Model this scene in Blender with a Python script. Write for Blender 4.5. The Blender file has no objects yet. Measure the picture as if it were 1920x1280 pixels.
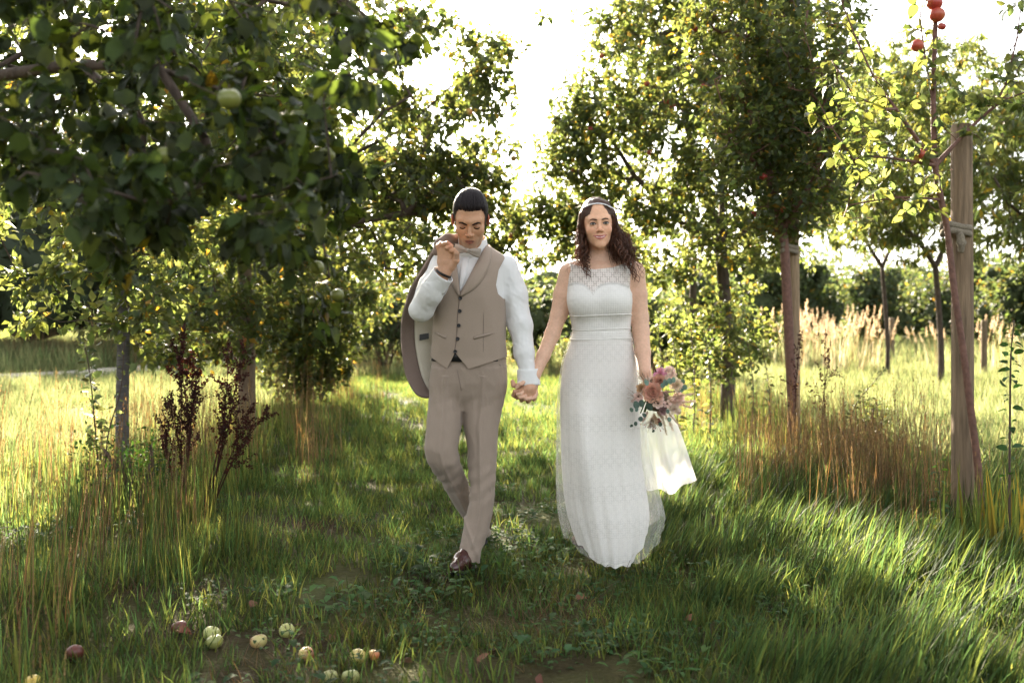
import bpy, math, random
import numpy as np
from mathutils import Vector, Matrix

random.seed(7)
RNG = np.random.default_rng(7)
scene = bpy.context.scene
COL = scene.collection

# ------------------------------------------------------------------ camera
F = 1867.0          # focal length in pixels of a 1920 wide frame (35 mm lens)
CAM_H = 1.15
HOR = 600.0         # image row of the horizon
cam_data = bpy.data.cameras.new('camera')
cam_data.sensor_width = 36.0
cam_data.lens = 35.0
cam_data.shift_y = -(640.0 - HOR) / 1920.0
cam_data.clip_start = 0.05
cam_data.clip_end = 2000.0
cam_data.dof.use_dof = True
cam_data.dof.focus_distance = 4.62
cam_data.dof.aperture_fstop = 2.8
cam = bpy.data.objects.new('camera', cam_data)
COL.objects.link(cam)
cam.location = (0, 0, CAM_H)
cam.rotation_euler = (math.radians(90), 0, 0)
scene.camera = cam

# ------------------------------------------------------------------ sky, sun, exposure
SUN_AZ, SUN_EL = math.radians(-14.5), math.radians(22.0)
sun_dir = Vector((math.sin(SUN_AZ) * math.cos(SUN_EL), math.cos(SUN_AZ) * math.cos(SUN_EL), math.sin(SUN_EL)))
world = bpy.data.worlds.new('World')
scene.world = world
world.use_nodes = True
wn = world.node_tree
bgn = wn.nodes['Background']
sky = wn.nodes.new('ShaderNodeTexSky')
sky.sky_type = 'NISHITA'
sky.sun_disc = False
sky.sun_elevation = SUN_EL
sky.sun_rotation = SUN_AZ
sky.air_density = 1.0
sky.dust_density = 3.0
sky.ozone_density = 1.0
hs = wn.nodes.new('ShaderNodeHueSaturation')          # camera white balance: the whole sky less blue
hs.inputs['Saturation'].default_value = 0.2
wn.links.new(sky.outputs[0], hs.inputs['Color'])
wn.links.new(hs.outputs[0], bgn.inputs['Color'])
bgn.inputs['Strength'].default_value = 0.07
sl = bpy.data.lights.new('sun', 'SUN')
sl.energy = 5.0
sl.angle = math.radians(0.6)
sl.color = (1.0, 0.86, 0.66)
so = bpy.data.objects.new('sun', sl)
COL.objects.link(so)
so.rotation_euler = (-sun_dir).to_track_quat('-Z', 'Y').to_euler()
so.location = (3, 20, 14)
scene.view_settings.view_transform = 'Standard'
scene.view_settings.look = 'None'
scene.view_settings.exposure = 3.15
scene.view_settings.gamma = 1.0
scene.view_settings.use_curve_mapping = False
scene.cycles.max_bounces = 5
scene.cycles.diffuse_bounces = 3
scene.cycles.glossy_bounces = 2
scene.cycles.transmission_bounces = 5
scene.cycles.transparent_max_bounces = 10
scene.cycles.use_denoising = True
scene.cycles.sample_clamp_indirect = 4.0
scene.cycles.caustics_reflective = False
scene.cycles.caustics_refractive = False


def P(px, py, Y):
    """photo pixel (1920 wide) at distance Y -> world point"""
    return np.array([(px - 960.0) / F * Y, Y, CAM_H - (py - HOR) / F * Y])


# ------------------------------------------------------------------ mesh helpers
def link(o, parent=None):
    COL.objects.link(o)
    if parent is not None:
        o.parent = parent
    return o


def mesh_data(name, V, faces, mats, smooth=True, col=None, fmat=None):
    """V (n,3); faces: array (m,k) or list of such arrays; col: (n,3|4) point colours"""
    V = np.asarray(V, dtype=np.float32)
    if not isinstance(faces, (list, tuple)):
        faces = [faces]
    faces = [np.asarray(f, dtype=np.int32) for f in faces if len(f)]
    me = bpy.data.meshes.new(name)
    me.vertices.add(len(V))
    me.vertices.foreach_set('co', V.ravel())
    nl = sum(f.size for f in faces)
    nf = sum(len(f) for f in faces)
    me.loops.add(nl)
    me.polygons.add(nf)
    if nl:
        li = np.concatenate([f.ravel() for f in faces])
        starts, off = [], 0
        for f in faces:
            starts.append(off + np.arange(len(f)) * f.shape[1])
            off += f.size
        me.loops.foreach_set('vertex_index', li)
        me.polygons.foreach_set('loop_start', np.concatenate(starts).astype(np.int32))
        if fmat is not None:
            me.polygons.foreach_set('material_index', np.asarray(fmat, dtype=np.int32))
        me.polygons.foreach_set('use_smooth', np.full(nf, smooth, dtype=bool))
    if col is not None:
        col = np.asarray(col, dtype=np.float32)
        if col.shape[1] == 3:
            col = np.concatenate([col, np.ones((len(col), 1), np.float32)], 1)
        a = me.color_attributes.new('Col', 'FLOAT_COLOR', 'POINT')
        a.data.foreach_set('color', col.ravel())
    if mats is not None:
        for m in (mats if isinstance(mats, (list, tuple)) else [mats]):
            me.materials.append(m)
    me.update(calc_edges=True)
    me.validate()
    return me


def mesh_obj(name, V, faces, mats, parent=None, smooth=True, col=None, fmat=None):
    o = bpy.data.objects.new(name, mesh_data(name, V, faces, mats, smooth, col, fmat))
    return link(o, parent)


def tag(o, label=None, cat=None, group=None, kind=None):
    if label: o['label'] = label
    if cat: o['category'] = cat
    if group: o['group'] = group
    if kind: o['kind'] = kind
    return o


def empty(name, loc, label=None, cat=None, group=None):
    """an Empty at the thing's base; children are given in world coordinates and moved under it with adopt()"""
    o = bpy.data.objects.new(name, None)
    o.location = [float(c) for c in loc]
    o.empty_display_size = 0.1
    COL.objects.link(o)
    tag(o, label, cat, group)
    return o


def wloc(o):
    """world translation of an object (everything here is parented without rotation or scale)"""
    if o is None: return Vector((0, 0, 0))
    return wloc(o.parent) + (o.matrix_parent_inverse.translation if o.parent else Vector((0, 0, 0))) + Vector(o.location)


def adopt(parent, *objs):
    """parent objects whose meshes are in world coordinates"""
    for o in objs:
        o.parent = parent
        o.matrix_parent_inverse = Matrix.Translation(-wloc(parent))
    return objs[0] if objs else None


def norm(v):
    v = np.asarray(v, float)
    return v / (np.linalg.norm(v, axis=-1, keepdims=True) + 1e-12)


def tubes(segs, sides=5):
    """segs: list of (a,b,ra,rb) frustums -> V,F"""
    if len(segs) == 0:
        return np.zeros((0, 3)), np.zeros((0, 4), int)
    A = np.array([s[0] for s in segs], float); B = np.array([s[1] for s in segs], float)
    ra = np.array([s[2] for s in segs], float); rb = np.array([s[3] for s in segs], float)
    d = norm(B - A)
    ref = np.where(np.abs(d[:, 2:3]) < 0.9, np.array([[0, 0, 1.0]]), np.array([[1.0, 0, 0]]))
    u = norm(np.cross(d, ref)); w = np.cross(d, u)
    n = len(A)
    V = np.zeros((n, 2, sides, 3))
    for k in range(sides):
        c, s = math.cos(2 * math.pi * k / sides), math.sin(2 * math.pi * k / sides)
        dirv = u * c + w * s
        V[:, 0, k] = A + dirv * ra[:, None]
        V[:, 1, k] = B + dirv * rb[:, None]
    base = np.arange(n)[:, None] * 2 * sides
    k = np.arange(sides); k2 = (k + 1) % sides
    Fq = np.stack([base + k, base + k2, base + sides + k2, base + sides + k], -1).reshape(-1, 4)
    return V.reshape(-1, 3), Fq


def polytube(pts, radii, sides=8, caps=True):
    """one continuous tube along a polyline"""
    pts = np.asarray(pts, float); n = len(pts)
    radii = np.broadcast_to(np.asarray(radii, float), (n,)) if np.ndim(radii) == 0 else np.asarray(radii, float)
    t = np.gradient(pts, axis=0); t = norm(t)
    ref = np.array([0, 0, 1.0]) if abs(t[0][2]) < 0.9 else np.array([1.0, 0, 0])
    u = norm(np.cross(t[0], ref))
    V = np.zeros((n, sides, 3))
    ang = np.arange(sides) * 2 * math.pi / sides
    for i in range(n):
        u = norm(u - t[i] * np.dot(u, t[i]))
        w = np.cross(t[i], u)
        V[i] = pts[i] + radii[i] * (np.cos(ang)[:, None] * u + np.sin(ang)[:, None] * w)
    i = np.arange(n - 1)[:, None] * sides; k = np.arange(sides); k2 = (k + 1) % sides
    Fq = np.stack([i + k, i + k2, i + sides + k2, i + sides + k], -1).reshape(-1, 4)
    V = V.reshape(-1, 3)
    tris = np.zeros((0, 3), int)
    if caps:
        V = np.concatenate([V, pts[:1], pts[-1:]])
        a, b = n * sides, n * sides + 1
        tris = np.concatenate([np.stack([np.full(sides, a), k2, k], -1),
                               np.stack([np.full(sides, b), (n - 1) * sides + k, (n - 1) * sides + k2], -1)])
    return V, Fq, tris


def merge(parts):
    """parts: list of (V, [faces arrays], col or None) -> V, faces list by size, col"""
    Vs, Fs, Cs, off = [], {}, [], 0
    for p in parts:
        V, fs = p[0], p[1]
        if not isinstance(fs, (list, tuple)): fs = [fs]
        for f in fs:
            f = np.asarray(f)
            if len(f): Fs.setdefault(f.shape[1], []).append(f + off)
        Vs.append(V); off += len(V)
        c = p[2] if len(p) > 2 and p[2] is not None else (1, 1, 1)
        c = np.asarray(c, float)
        Cs.append(np.broadcast_to(c, (len(V), 3)) if c.ndim == 1 else c)
    return np.concatenate(Vs), [np.concatenate(v) for v in Fs.values()], np.concatenate(Cs)


def smooth_line(pts, n):
    """Catmull-Rom resample of a polyline to n points"""
    p = np.asarray(pts, float)
    p = np.concatenate([2 * p[:1] - p[1:2], p, 2 * p[-1:] - p[-2:-1]])
    m = len(p) - 3
    t = np.linspace(0, m - 1e-6, n); i = t.astype(int); f = (t - i)[:, None]
    a, b, c, d = p[i], p[i + 1], p[i + 2], p[i + 3]
    return 0.5 * (2 * b + (c - a) * f + (2 * a - 5 * b + 4 * c - d) * f ** 2 + (3 * b - a - 3 * c + d) * f ** 3)


def vnoise(p, seed=0):
    """cheap smooth value noise of points (n,3) -> (n,) in -1..1"""
    p = np.asarray(p, float); i = np.floor(p).astype(np.int64); f = p - i; f = f * f * (3 - 2 * f)
    r = 0
    for dx in (0, 1):
        for dy in (0, 1):
            for dz in (0, 1):
                h = (i[:, 0] + dx) * 374761393 + (i[:, 1] + dy) * 668265263 + (i[:, 2] + dz) * 2147483647 + seed * 974711
                h = (h ^ (h >> 13)) * 1274126177
                h = ((h ^ (h >> 16)) & 0xffff) / 32767.5 - 1
                w = (f[:, 0] if dx else 1 - f[:, 0]) * (f[:, 1] if dy else 1 - f[:, 1]) * (f[:, 2] if dz else 1 - f[:, 2])
                r = r + h * w
    return r


# ------------------------------------------------------------------ materials
def pbr(name, base, rough=0.6, var=0.2, vscale=20.0, bump=0.0, bscale=120.0, spec=0.3, attr=True, trans=0.0,
        tcol=None, coat=0.0, sheen=0.0, objrand=0.0, stretch=None, detail=4.0, subsurf=0.0, alpha=None):
    m = bpy.data.materials.new(name)
    m.use_nodes = True
    nt = m.node_tree; N = nt.nodes; L = nt.links
    bs = N['Principled BSDF']; out = N['Material Output']
    tc = N.new('ShaderNodeTexCoord')
    src = tc.outputs['Object']
    if stretch:
        mp = N.new('ShaderNodeMapping'); mp.inputs['Scale'].default_value = stretch
        L.new(src, mp.inputs['Vector']); src = mp.outputs['Vector']
    nz = N.new('ShaderNodeTexNoise'); nz.inputs['Scale'].default_value = vscale; nz.inputs['Detail'].default_value = detail
    L.new(src, nz.inputs['Vector'])
    rmp = N.new('ShaderNodeMapRange')
    rmp.inputs['From Min'].default_value = 0.25; rmp.inputs['From Max'].default_value = 0.75
    rmp.inputs['To Min'].default_value = 1 - var; rmp.inputs['To Max'].default_value = 1 + var
    L.new(nz.outputs['Fac'], rmp.inputs['Value'])
    mul = N.new('ShaderNodeVectorMath'); mul.operation = 'SCALE'
    mul.inputs[0].default_value = base[:3]
    L.new(rmp.outputs[0], mul.inputs['Scale'])
    c = mul.outputs[0]
    if attr:
        at = N.new('ShaderNodeAttribute'); at.attribute_name = 'Col'
        mm = N.new('ShaderNodeVectorMath'); mm.operation = 'MULTIPLY'
        L.new(c, mm.inputs[0]); L.new(at.outputs['Color'], mm.inputs[1]); c = mm.outputs[0]
    if objrand:
        oi = N.new('ShaderNodeObjectInfo')
        r2 = N.new('ShaderNodeMapRange'); r2.inputs['To Min'].default_value = 1 - objrand; r2.inputs['To Max'].default_value = 1 + objrand
        L.new(oi.outputs['Random'], r2.inputs['Value'])
        m3 = N.new('ShaderNodeVectorMath'); m3.operation = 'SCALE'
        L.new(c, m3.inputs[0]); L.new(r2.outputs[0], m3.inputs['Scale']); c = m3.outputs[0]
    L.new(c, bs.inputs['Base Color'])
    bs.inputs['Roughness'].default_value = rough
    bs.inputs['Specular IOR Level'].default_value = spec
    if coat: bs.inputs['Coat Weight'].default_value = coat
    if sheen:
        bs.inputs['Sheen Weight'].default_value = sheen
    if subsurf:
        bs.inputs['Subsurface Weight'].default_value = subsurf
        bs.inputs['Subsurface Radius'].default_value = (0.012, 0.005, 0.003)
        bs.inputs['Subsurface Scale'].default_value = 1.0
    if bump:
        nb = N.new('ShaderNodeTexNoise'); nb.inputs['Scale'].default_value = bscale; nb.inputs['Detail'].default_value = 3
        L.new(src, nb.inputs['Vector'])
        bp = N.new('ShaderNodeBump'); bp.inputs['Strength'].default_value = bump; bp.inputs['Distance'].default_value = 0.01
        L.new(nb.outputs['Fac'], bp.inputs['Height']); L.new(bp.outputs[0], bs.inputs['Normal'])
    if trans:
        tr = N.new('ShaderNodeBsdfTranslucent')
        tm = N.new('ShaderNodeVectorMath'); tm.operation = 'MULTIPLY'
        L.new(c, tm.inputs[0]); tm.inputs[1].default_value = tcol or (1, 1, 1)
        L.new(tm.outputs[0], tr.inputs['Color'])
        mx = N.new('ShaderNodeMixShader'); mx.inputs[0].default_value = trans
        L.new(bs.outputs[0], mx.inputs[1]); L.new(tr.outputs[0], mx.inputs[2])
        L.new(mx.outputs[0], out.inputs['Surface'])
    return m


LEAF = pbr('apple_leaf', (0.040, 0.060, 0.024), rough=0.45, var=0.18, vscale=9, spec=0.4, trans=0.52, tcol=(5.2, 4.1, 2.3), objrand=0.15)
LEAF_NEAR = pbr('apple_leaf_near', (0.030, 0.044, 0.015), rough=0.55, var=0.3, vscale=30, spec=0.25, trans=0.34, tcol=(3.4, 3.2, 1.1), bump=0.3, bscale=90, objrand=0.3)  # darker apple leaf: shade over the near tree put into its colour
LEAF_PALE = pbr('peach_leaf', (0.065, 0.085, 0.032), rough=0.45, var=0.18, vscale=4, spec=0.35, trans=0.52, tcol=(4.0, 3.6, 2.2))
LEAF_BUSH = pbr('bush_leaf', (0.045, 0.062, 0.026), rough=0.5, var=0.3, vscale=1.5, spec=0.3, trans=0.4, tcol=(3.4, 3.1, 2.0))
LEAF_WOOD = pbr('wood_leaf', (0.030, 0.042, 0.020), rough=0.6, var=0.3, vscale=1.0, spec=0.2, trans=0.12, tcol=(2.5, 2.3, 1.0))  # darker bush leaf: shade of the far wood put into its colour
BARK = pbr('apple_bark', (0.085, 0.062, 0.048), rough=0.85, var=0.45, vscale=22, bump=0.9, bscale=60, stretch=(1, 1, 0.4), attr=False)
BARK_GREY = pbr('smooth_grey_bark', (0.10, 0.092, 0.09), rough=0.8, var=0.45, vscale=30, bump=0.7, bscale=50, stretch=(0.4, 0.4, 2.5), attr=False)
BARK_TAN = pbr('tan_bark', (0.16, 0.115, 0.08), rough=0.85, var=0.3, vscale=20, bump=0.7, bscale=70, stretch=(1, 1, 0.5), attr=False)
BARK_RED = pbr('red_brown_bark', (0.14, 0.070, 0.050), rough=0.6, var=0.35, vscale=40, bump=0.5, bscale=90, attr=False)
TWIG = pbr('twig', (0.075, 0.050, 0.036), rough=0.8, var=0.3, vscale=30, attr=False)
APPLE = pbr('apple_skin', (1, 1, 1), rough=0.35, var=0.2, vscale=25, spec=0.5, objrand=0.15)
GRASS = pbr('grass_blade', (0.031, 0.050, 0.0165), rough=0.6, var=0.35, vscale=2.5, spec=0.14, trans=0.52, tcol=(4.4, 3.7, 2.9), objrand=0.3)
DRY = pbr('dry_grass', (0.17, 0.125, 0.072), rough=0.6, var=0.25, vscale=8, spec=0.3, trans=0.4, tcol=(1.5, 1.4, 1.1), objrand=0.25)
WEED = pbr('weed_leaf', (0.045, 0.085, 0.030), rough=0.7, var=0.25, vscale=20, spec=0.12, trans=0.35, tcol=(2.0, 2.2, 0.7), objrand=0.3)
# ------------------------------------------------------------------ ground
def gz(x, y):
    x = np.asarray(x, float); y = np.asarray(y, float)
    h = 0.03 * np.sin(x * 1.3 + 0.4) * np.sin(y * 0.9) + 0.012 * np.sin(x * 4.1 + y * 3.3)
    rows = np.exp(-((np.abs(x) - 2.5) / 0.8) ** 2) * 0.06          # the tree rows stand on a faint ridge
    near = np.clip(1 - y / 40.0, 0, 1)
    return (h + rows) * near


def ground_material():
    m = bpy.data.materials.new('soil_and_thatch'); m.use_nodes = True
    nt = m.node_tree; N = nt.nodes; L = nt.links; bs = N['Principled BSDF']
    tc = N.new('ShaderNodeTexCoord')
    n1 = N.new('ShaderNodeTexNoise'); n1.inputs['Scale'].default_value = 1.3; n1.inputs['Detail'].default_value = 6
    n2 = N.new('ShaderNodeTexNoise'); n2.inputs['Scale'].default_value = 45; n2.inputs['Detail'].default_value = 5
    for n in (n1, n2): L.new(tc.outputs['Object'], n.inputs['Vector'])
    cr = N.new('ShaderNodeValToRGB')
    cr.color_ramp.elements[0].position = 0.35; cr.color_ramp.elements[0].color = (0.040, 0.030, 0.018, 1)
    cr.color_ramp.elements[1].position = 0.66; cr.color_ramp.elements[1].color = (0.066, 0.082, 0.026, 1)
    L.new(n1.outputs['Fac'], cr.inputs[0])
    cr2 = N.new('ShaderNodeValToRGB')
    cr2.color_ramp.elements[0].color = (0.45, 0.42, 0.38, 1); cr2.color_ramp.elements[1].color = (1.5, 1.4, 1.2, 1)
    L.new(n2.outputs['Fac'], cr2.inputs[0])
    mu = N.new('ShaderNodeVectorMath'); mu.operation = 'MULTIPLY'
    L.new(cr.outputs[0], mu.inputs[0]); L.new(cr2.outputs[0], mu.inputs[1]); L.new(mu.outputs[0], bs.inputs['Base Color'])
    bs.inputs['Roughness'].default_value = 0.95; bs.inputs['Specular IOR Level'].default_value = 0.1
    bp = N.new('ShaderNodeBump'); bp.inputs['Strength'].default_value = 0.8; bp.inputs['Distance'].default_value = 0.02
    L.new(n2.outputs['Fac'], bp.inputs['Height']); L.new(bp.outputs[0], bs.inputs['Normal'])
    return m


xs = np.concatenate([np.linspace(-900, -60, 8), np.linspace(-40, -10, 10), np.linspace(-9.5, 9.5, 96), np.linspace(10, 40, 10), np.linspace(60, 900, 8)])
ys = np.concatenate([np.linspace(-60, -2, 6), np.linspace(-1.5, 30, 120), np.linspace(32, 60, 10), np.linspace(80, 1500, 12)])
gx, gy = np.meshgrid(xs, ys)
GV = np.stack([gx.ravel(), gy.ravel(), gz(gx.ravel(), gy.ravel())], 1)
nx, ny = len(xs), len(ys)
ii = (np.arange(ny - 1)[:, None] * nx + np.arange(nx - 1)).ravel()
GF = np.stack([ii, ii + 1, ii + nx + 1, ii + nx], 1)
ground = mesh_obj('ground', GV, GF, ground_material())
tag(ground, kind='structure', label='grassy orchard soil under everything')

# gravel path at the far left
GRAVEL = pbr('gravel', (0.36, 0.32, 0.28), rough=0.95, var=0.35, vscale=14, bump=0.8, bscale=40, attr=False)
pc = smooth_line([(-26, 15.5), (-15, 17.5), (-10.5, 19.5), (-8.2, 23.0), (-8.2, 30), (-12, 44)], 40)
pt = norm(np.gradient(pc, axis=0)); pn = np.stack([-pt[:, 1], pt[:, 0]], 1)
wd = 1.5 + 0.18 * np.sin(np.arange(40) * 1.7)
lft = pc + pn * wd[:, None]; rgt = pc - pn * wd[:, None]
PV = np.concatenate([np.c_[lft, np.full(40, 0.012)], np.c_[pc, np.full(40, 0.03)], np.c_[rgt, np.full(40, 0.012)]])
k = np.arange(39)
PF = np.concatenate([np.stack([k, k + 40, k + 41, k + 1], 1), np.stack([k + 40, k + 80, k + 81, k + 41], 1)])
PV[:, 2] += gz(PV[:, 0], PV[:, 1]) + 0.004
tag(mesh_obj('gravel_path', PV, PF, GRAVEL), kind='structure', label='pale gravel track at the far left')


# ------------------------------------------------------------------ scattering (uncountable ground growth)
def scatter(name, pts, yaw, lean, scl, idx, protos, label):
    me = bpy.data.meshes.new(name)
    me.from_pydata([tuple(p) for p in pts], [], [])
    n = len(pts)
    rot = np.zeros((n, 3), np.float32); rot[:, 0] = lean[:, 0]; rot[:, 1] = lean[:, 1]; rot[:, 2] = yaw
    a = me.attributes.new('rot', 'FLOAT_VECTOR', 'POINT'); a.data.foreach_set('vector', rot.ravel())
    a = me.attributes.new('scl', 'FLOAT', 'POINT'); a.data.foreach_set('value', np.asarray(scl, np.float32))
    a = me.attributes.new('idx', 'INT', 'POINT'); a.data.foreach_set('value', np.asarray(idx, np.int32))
    o = link(bpy.data.objects.new(name, me))
    pcol = bpy.data.collections.new(name + '_tufts')
    for p in protos: pcol.objects.link(p)
    ng = bpy.data.node_groups.new(name, 'GeometryNodeTree')
    ng.interface.new_socket('Geometry', in_out='INPUT', socket_type='NodeSocketGeometry')
    ng.interface.new_socket('Geometry', in_out='OUTPUT', socket_type='NodeSocketGeometry')
    N = ng.nodes; L = ng.links
    gi = N.new('NodeGroupInput'); go = N.new('NodeGroupOutput')
    ci = N.new('GeometryNodeCollectionInfo'); ci.inputs['Collection'].default_value = pcol
    ci.inputs['Separate Children'].default_value = True; ci.inputs['Reset Children'].default_value = True
    ip = N.new('GeometryNodeInstanceOnPoints'); ip.inputs['Pick Instance'].default_value = True

    def attr(nm, typ):
        a = N.new('GeometryNodeInputNamedAttribute'); a.data_type = typ; a.inputs['Name'].default_value = nm
        return a.outputs['Attribute']
    L.new(gi.outputs[0], ip.inputs['Points']); L.new(ci.outputs[0], ip.inputs['Instance'])
    L.new(attr('idx', 'INT'), ip.inputs['Instance Index'])
    L.new(attr('rot', 'FLOAT_VECTOR'), ip.inputs['Rotation'])
    L.new(attr('scl', 'FLOAT'), ip.inputs['Scale'])
    L.new(ip.outputs[0], go.inputs[0])
    md = o.modifiers.new('scatter', 'NODES'); md.node_group = ng
    tag(o, label=label, kind='stuff')
    return o


def blades(rng, n, hmin, hmax, w, spread, lean, bend, cols, bias=(0, 0), segs=3, heads=0):
    """a tuft: n curved tapering blades; cols list of colours; bias = common lean direction"""
    parts = []
    for _ in range(n):
        h = rng.uniform(hmin, hmax); a = rng.uniform(0, 2 * math.pi); r = spread * math.sqrt(rng.uniform())
        base = np.array([r * math.cos(a), r * math.sin(a), -0.02])
        b = rng.uniform(0, 2 * math.pi)
        ld = np.array([math.cos(b), math.sin(b), 0]) * rng.uniform(0.2, 1) * lean + np.array([bias[0], bias[1], 0])
        bd = rng.uniform(0.3, 1) * bend
        side = norm(np.array([-ld[1], ld[0], 0]) + rng.normal(0, 0.5, 3) * np.array([1, 1, 0]))
        V, q, t = [], [], []
        ts = np.linspace(0, 1, segs + 1)
        for i, tt in enumerate(ts):
            p = base + np.array([0, 0, h * (tt - 0.35 * bd * tt ** 2.5)]) + ld * h * (0.45 * tt + bd * tt ** 2.2)
            ww = w * (1 - tt ** 1.8) * rng.uniform(0.85, 1.15)
            if i < segs: V += [p - side * ww / 2, p + side * ww / 2]
            else: V.append(p)
        for i in range(segs - 1): q.append([2 * i, 2 * i + 1, 2 * i + 3, 2 * i + 2])
        t.append([2 * segs - 2, 2 * segs - 1, 2 * segs])
        c = np.array(cols[rng.integers(len(cols))]) * rng.uniform(0.5, 1.5)
        parts.append((np.array(V), [np.array(q).reshape(-1, 4), np.array(t)], c))
        if heads and rng.uniform() < heads:      # a loose seed head
            tip = V[-1]; dirv = norm(V[-1] - V[-3])
            for j in range(9):
                pp = tip - dirv * 0.013 * j * h / 0.5
                o1 = rng.normal(0, 1, 3); o1 = norm(o1) * 0.008
                s = norm(np.cross(dirv, o1)) * 0.0035
                parts.append((np.array([pp - s, pp + s, pp + o1 + dirv * 0.016]), [np.array([[0, 1, 2]])], c * 1.15))
    return merge(parts)


def proto(name, V, Fs, col, m):
    return bpy.data.objects.new(name, mesh_data(name, V, Fs, m, True, col))


def field(sp, xr, yr, dens, rng, jit=0.55):
    """jittered grid points of spacing sp thinned by dens(x,y) in 0..1"""
    gx_, gy_ = np.meshgrid(np.arange(xr[0], xr[1], sp), np.arange(yr[0], yr[1], sp))
    x = gx_.ravel() + rng.uniform(-jit, jit, gx_.size) * sp; y = gy_.ravel() + rng.uniform(-jit, jit, gx_.size) * sp
    keep = rng.uniform(0, 1, x.size) < dens(x, y)
    return x[keep], y[keep]


def in_view(x, y, m=1.0):
    return (np.abs(x) < 0.53 * y + m)


def patch(x, y, s, seed):
    return vnoise(np.c_[x * s, y * s, np.zeros_like(x)], seed) * 0.5 + 0.5


rg = np.random.default_rng(11)
G1 = [(0.9, 1.0, 1.0), (0.75, 0.95, 0.9), (1.15, 1.1, 0.9), (1.3, 1.15, 0.9), (0.8, 1.05, 1.15)]
G2 = G1 + [(1.9, 1.45, 1.2), (2.2, 1.6, 1.3)]
G3 = [(1.2, 1.15, 1.6), (1.5, 1.3, 1.9), (1.9, 1.45, 2.2), (2.3, 1.7, 2.6), (2.6, 1.9, 2.9), (1.0, 1.05, 1.3)]
DC = [(0.9, 0.85, 0.8), (1.1, 0.98, 0.85), (0.6, 0.5, 0.42), (0.8, 0.58, 0.4), (0.85, 0.8, 0.55)]
short_p = [proto('short_tuft', *blades(rg, 190, 0.04, 0.12, 0.0064, 0.19, 0.8, 0.55, G1 if i < 2 else G2), GRASS) for i in range(4)]
short_far = [proto('short_tuft_far', *blades(rg, 170, 0.07, 0.17, 0.0075, 0.24, 0.8, 0.55, G2, segs=2), GRASS) for i in range(3)]
long_p = [proto('long_tuft', *blades(rg, 120, 0.14, 0.30, 0.0085, 0.18, 0.45, 0.5, G1, bias=(0.42, -0.05), segs=4), GRASS) for i in range(4)]
field_p = [proto('field_tuft', *blades(rg, 170, 0.12, 0.30, 0.0085, 0.34, 0.6, 0.5, G3, segs=2), GRASS) for i in range(4)]
tall_p = [proto('tall_tuft', *blades(rg, 36, 0.20, 0.50, 0.0068, 0.15, 0.28, 0.3, G2, segs=4), GRASS) for i in range(4)]
dry_p = [proto('dry_tuft', *blades(rg, 26, 0.28, 0.80, 0.0042, 0.15, 0.25, 0.22, DC, segs=4, heads=0.6), DRY) for i in range(5)]
thatch_p = [proto('thatch_tuft', *blades(rg, 85, 0.05, 0.16, 0.003, 0.20, 2.2, 0.6, [(0.5, .42, .38), (0.75, .66, .6), (0.35, .3, .27)], segs=3), DRY) for i in range(4)]


def lay(name, x, y, lo, hi, protos, label, tilt=0.05, yaw=None, sclmul=None, idx=None):
    n = len(x)
    pts = np.c_[x, y, gz(x, y)]
    scl = rg.uniform(lo, hi, n)
    if sclmul is not None: scl = scl * sclmul
    yw = rg.uniform(0, 6.283, n) if yaw is None else rg.normal(yaw, 0.3, n)
    return scatter(name, pts, yw, rg.normal(0, tilt, (n, 2)), scl, rg.integers(0, len(protos), n) if idx is None else idx, protos, label)


# mown alley grass: thin where people tread in front
def d_short(x, y):
    tread = np.exp(-(((x + 0.15) / 1.0) ** 2)) * np.clip((4.2 - y) / 1.6, 0, 1)
    return in_view(x, y) * np.clip(1 - 0.45 * tread - 0.25 * (patch(x, y, 2.5, 3) > 0.62), 0.1, 1)
x, y = field(0.27, (-6, 6), (1.5, 8.2), d_short, rg)
lay('short_grass', x, y, 0.75, 1.3, short_p, 'short green mown grass on the near alley floor')
x, y = field(0.42, (-3.4, 3.4), (8.2, 20), lambda x, y: in_view(x, y) * 0.95, rg)
lay('alley_grass', x, y, 0.8, 1.4, short_far, 'short green grass further down the alley')
x, y = field(0.30, (-2.4, 2.2), (1.5, 5.5), lambda x, y: in_view(x, y) * (0.08 + 0.5 * (patch(x, y, 1.8, 9) > 0.5)), rg)
lay('thatch', x, y, 0.7, 1.2, thatch_p, 'brown dead grass thatch lying between the green blades')

# lush long grass on the right, leaning right
def d_long(x, y):
    edge = 0.46 + 0.14 * np.sin(y * 2.1) + 0.10 * (y - 4)
    return in_view(x, y) * np.clip((x - edge) / 0.35, 0, 1) * (x < 2.4 + 0.5 * y) * (0.55 + 0.45 * (patch(x, y, 1.6, 5) > 0.3))
x, y = field(0.26, (0.3, 4.8), (1.5, 7.8), d_long, rg)
lay('lush_grass', x, y, 0.62, 1.1, long_p, 'long lush green grass leaning to the right', yaw=0.1, sclmul=0.7 + 0.22 * np.clip(x, 0, 2))

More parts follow.
